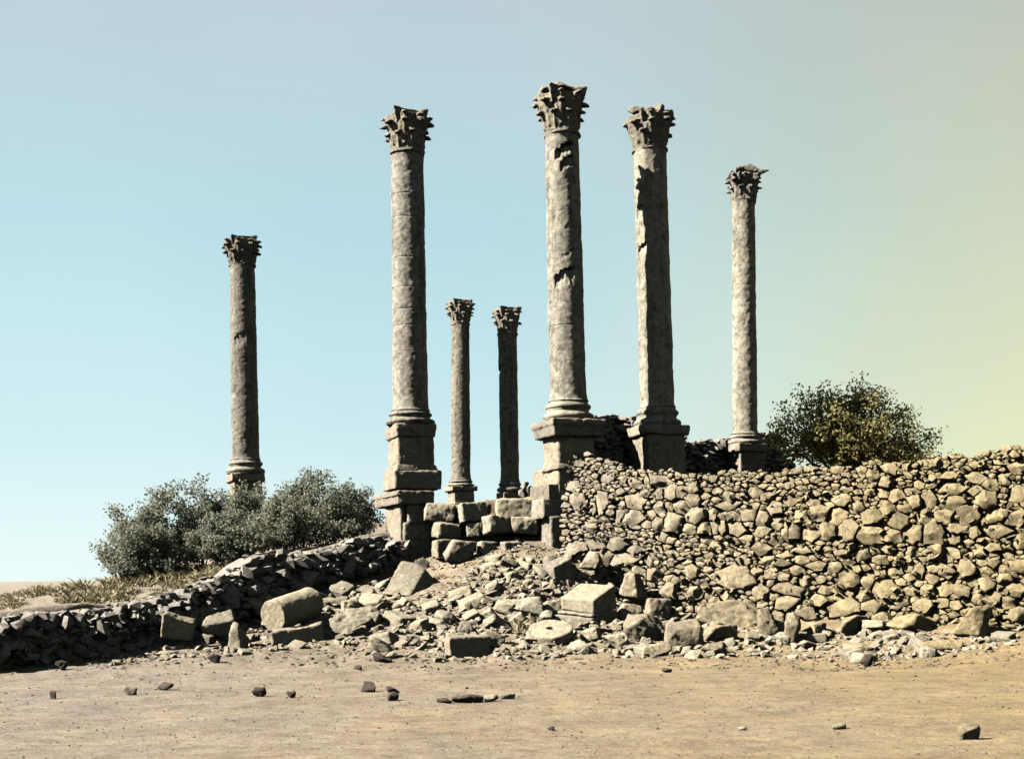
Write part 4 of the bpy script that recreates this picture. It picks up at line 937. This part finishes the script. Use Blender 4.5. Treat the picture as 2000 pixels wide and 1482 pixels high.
# ------------------------------------------------------------------ plants
def tube(path, r0, r1, sides=5):
    v, f = [], []; n = len(path)
    for i, p in enumerate(path):
        d = (path[min(i + 1, n - 1)] - path[max(i - 1, 0)]); d = d / (np.linalg.norm(d) + 1e-9)
        a = np.cross(d, [0.3, 0.2, 0.9]); a /= np.linalg.norm(a) + 1e-9; b = np.cross(d, a); r = r0 + (r1 - r0) * i / (n - 1)
        for k in range(sides):
            t = 2 * math.pi * k / sides; v.append(p + r * (a * math.cos(t) + b * math.sin(t)))
    for i in range(n - 1):
        for k in range(sides): f.append([i * sides + k, i * sides + (k + 1) % sides, (i + 1) * sides + (k + 1) % sides, (i + 1) * sides + k])
    return v, f
def leaves(centres, n, sig, size, rs, up=0.3):
    c = centres[rs.integers(0, len(centres), n)]; p = c + np.clip(rs.normal(0, 1, (n, 3)), -1.5, 1.5) * sig
    d = rs.normal(0, 1, (n, 3)); d[:, 2] += up; d /= np.linalg.norm(d, axis=1)[:, None]
    s = np.cross(d, rs.normal(0, 1, (n, 3))); s /= np.linalg.norm(s, axis=1)[:, None]
    L = (size * rs.uniform(0.6, 1.3, n))[:, None]; W = L * 0.34
    q = np.stack([p - d * L * .5, p + s * W - d * L * .05, p + d * L * .5, p - s * W - d * L * .05], 1).reshape(-1, 3)
    return q, np.arange(4 * n).reshape(n, 4)
def plant(name, label, cat, foot, stems, seed, mat, nleaf, sig, size, part, spread, group=None, twigs=7, r0=0.04):
    """stems: list of tips (x,y,z relative to the foot); leaves gather round side twigs"""
    rs = np.random.default_rng(seed); root = empty(name, foot, label, cat, group); W, CE = [], []
    for tip in stems:
        tip = np.array(tip, float); st = np.array([tip[0] * 0.12, tip[1] * 0.12, -0.1]); n = 9
        path = [st + (tip - st) * np.array([t ** 1.2, t ** 1.2, t ** 0.85]) + rs.normal(0, 0.035, 3) * np.linalg.norm(tip) * 0.5 * (0 < t < 1) for t in np.linspace(0, 1, n)]
        W.append(tube(path, r0, r0 * 0.22)); CE.append(path[-1])
        for k in range(twigs):
            t = rs.uniform(0.3, 1.0); i = int(t * (n - 1)); d = rs.normal(0, 1, 3); d[2] = abs(d[2]) * 0.7; d /= np.linalg.norm(d)
            L = spread * rs.uniform(0.4, 1.1); tw = [path[i] + d * L * u + rs.normal(0, 0.02, 3) for u in (0, .35, .7, 1.0)]
            W.append(tube(tw, r0 * 0.35, r0 * 0.1, 4)); CE += [tw[1], tw[2], tw[2], tw[3], tw[3]]
    v, f = join_parts(W); link(part[0], mesh(part[0], v, f), M_BARK, root)
    q, fq = leaves(np.array(CE), nleaf, sig, size, rs); link(part[1], np_mesh(part[1], q, fq), mat, root, smooth=False)
    return root
SH = [(300, 1115, 31.0, [(-.95, 0, 1.0), (-.7, .1, 1.5), (-.35, -.1, 1.6), (0, .2, 1.8), (.35, 0, 1.9), (.7, .1, 1.6), (-.5, -.5, .7), (.3, -.6, .9), (-1.1, -.2, .5)], 'wide dark grey-green shrub, leftmost of the thicket before the lone column'),
      (395, 1118, 31.5, [(-.6, 0, 1.7), (-.25, 0, 2.1), (.1, .1, 1.9), (.45, 0, 1.8), (.7, -.1, 1.3), (-.7, -.5, 1.0), (.2, -.6, 1.1)], 'tallest shrub of the left thicket with an upright feathery top'),
      (490, 1100, 33.0, [(-.6, 0, 1.6), (-.2, 0, 2.0), (.2, .1, 1.9), (.6, 0, 1.5), (-.4, -.5, 1.0), (.4, -.5, 1.0), (0, -.6, .8)], 'shrub growing right against the lone column\'s pedestal'),
      (590, 1085, 33.0, [(-.6, 0, 1.3), (-.3, .1, 1.8), (.0, 0, 1.9), (.3, 0, 2.1), (.55, .1, 1.6), (.8, -.1, 1.1), (-.3, -.5, .8), (.4, -.5, .9)], 'shrub behind the dark wall stub with thin tall sprays'),
      (690, 1065, 33.5, [(-.6, 0, 1.3), (-.2, 0, 1.5), (.2, .1, 1.45), (.5, 0, 1.0), (-.3, -.4, .7), (.3, -.4, .6)], 'rounded shrub touching the left pier'),
      (285, 1132, 30.0, [(-.9, 0, .5), (-.5, 0, .9), (-.2, 0, 1.15), (.2, 0, 1.1), (.5, .1, .9), (.9, 0, .6)], 'low spreading shrub at the near left end of the thicket on the grassy bank'),
      (445, 1112, 30.5, [(-.8, 0, .8), (-.4, .1, 1.1), (0, 0, 1.2), (.4, 0, 1.0), (.8, .1, .8), (-.2, -.4, .6), (.4, -.4, .6)], 'low dense shrub in front of the lone column behind the dry grass'),
      (540, 1085, 31.5, [(-.7, 0, .8), (-.3, .1, 1.2), (0.1, 0, 1.4), (.5, 0, 1.1), (.8, .1, .8), (.2, -.4, .5)], 'middle shrub rising directly behind the rounded wall stub'),
      (640, 1072, 32.5, [(-.7, 0, .8), (-.3, .1, 1.2), (0.1, 0, 1.3), (.5, 0, 1.1), (.9, .1, .8), (.2, -.4, .5)], 'shrub with reddish twigs in front of the rounded one by the left pier')]
for i, (px, py, Y, st, lb) in enumerate(SH):
    p = P(px, py, Y); p.z = tz(p.x, p.y)
    dz = P(px, py, Y).z - p.z
    st = [(a, b, c + dz) for a, b, c in st]
    plant('shrub', lb, 'shrub', p, st, 900 + i, M_LEAF, int(1500 * len(st)), 0.10, 0.075, ('stem', 'foliage'), 0.48, 'thicket of shrubs on the left', 11, 0.02)
p = P(1640, 930, 33.0)
tips = [(-1.7, 0, 1.0), (-1.35, .2, 1.5), (-1.0, -.2, 1.9), (-.6, .2, 2.1), (-.2, 0, 2.25), (.2, .2, 1.9), (.6, -.2, 2.1), (1.0, .2, 2.25), (1.35, 0, 2.0), (1.7, .2, 1.6), (2.0, 0, 1.2), (2.3, .1, .75), (2.55, 0, 1.0), (2.75, .1, .5), (2.2, -.4, .4), (0.0, -.8, 1.3), (.9, -.8, 1.2), (-.9, -.7, 1.1), (1.6, -.5, .7), (.5, .8, 1.7), (-.5, .8, 1.6), (1.0, .0, .8), (.4, 0, 1.0)]
plant('tree', 'bushy olive-green tree behind the tall wall, branches showing near its base', 'tree', p, tips, 950, M_TREE, 23000, 0.15, 0.085, ('trunk', 'crown'), 0.6, None, 11, 0.05)

# dry grass and weeds
def grass(name, areas, seed, mat):
    rs = np.random.default_rng(seed); V_, n = [], 0
    for poly, cnt, h0 in areas:
        xs, ys = [p[0] for p in poly], [p[1] for p in poly]; c = 0
        while c < cnt:
            px, py = rs.uniform(min(xs), max(xs)), rs.uniform(min(ys), max(ys))
            if not poly_in(px, py, poly): continue
            c += 1; Y = hit(px, py)
            if Y is None: continue
            q = np.array(P(px, py, Y)); pt = float(vn(q[None] * np.array([0.8, 0.8, 0]), 5)[0] + 0.6 * vn(q[None] * np.array([2.7, 2.7, 0]), 6)[0])
            if pt < -0.12: continue
            m = int(rs.integers(7, 20)); hk = h0 * (0.6 + 0.9 * max(0, pt))
            for _ in range(m):
                b = q + np.array([rs.normal(0, .07), rs.normal(0, .07), -.02]); h = hk * rs.uniform(.4, 1.5); d = np.array([rs.normal(0, .5), rs.normal(0, .5), 1.0]); s = np.array([rs.normal(), rs.normal(), 0]); s /= np.linalg.norm(s) + 1e-6
                w_ = 0.006
                V_ += [b - s * w_, b + s * w_, b + d * h * .6 + s * w_ * .7, b + d * h + np.array([rs.normal(0, .05), rs.normal(0, .05), -.02])]
    V_ = np.array(V_); o = link(name, np_mesh(name, V_, np.arange(len(V_)).reshape(-1, 4)), mat, smooth=False); return tag(o, kind='stuff')
BANK = [(130, 1185), (220, 1140), (330, 1112), (470, 1095), (480, 1118), (440, 1125), (370, 1150), (290, 1170), (180, 1190)]
grass('dry_grass', [(BANK, 520, .16), ([(-10, 1150), (150, 1142), (215, 1160), (190, 1192), (100, 1196), (-10, 1208)], 420, .15), ([(850, 1120), (960, 1080), (1090, 1060), (1060, 1090), (930, 1130), (870, 1165), (830, 1180)], 70, .06), ([(1000, 1215), (1060, 1200), (1070, 1235), (1010, 1250)], 22, .14), ([(600, 1180), (640, 1180), (640, 1200), (600, 1200)], 14, .10)], 5, M_GRASS)
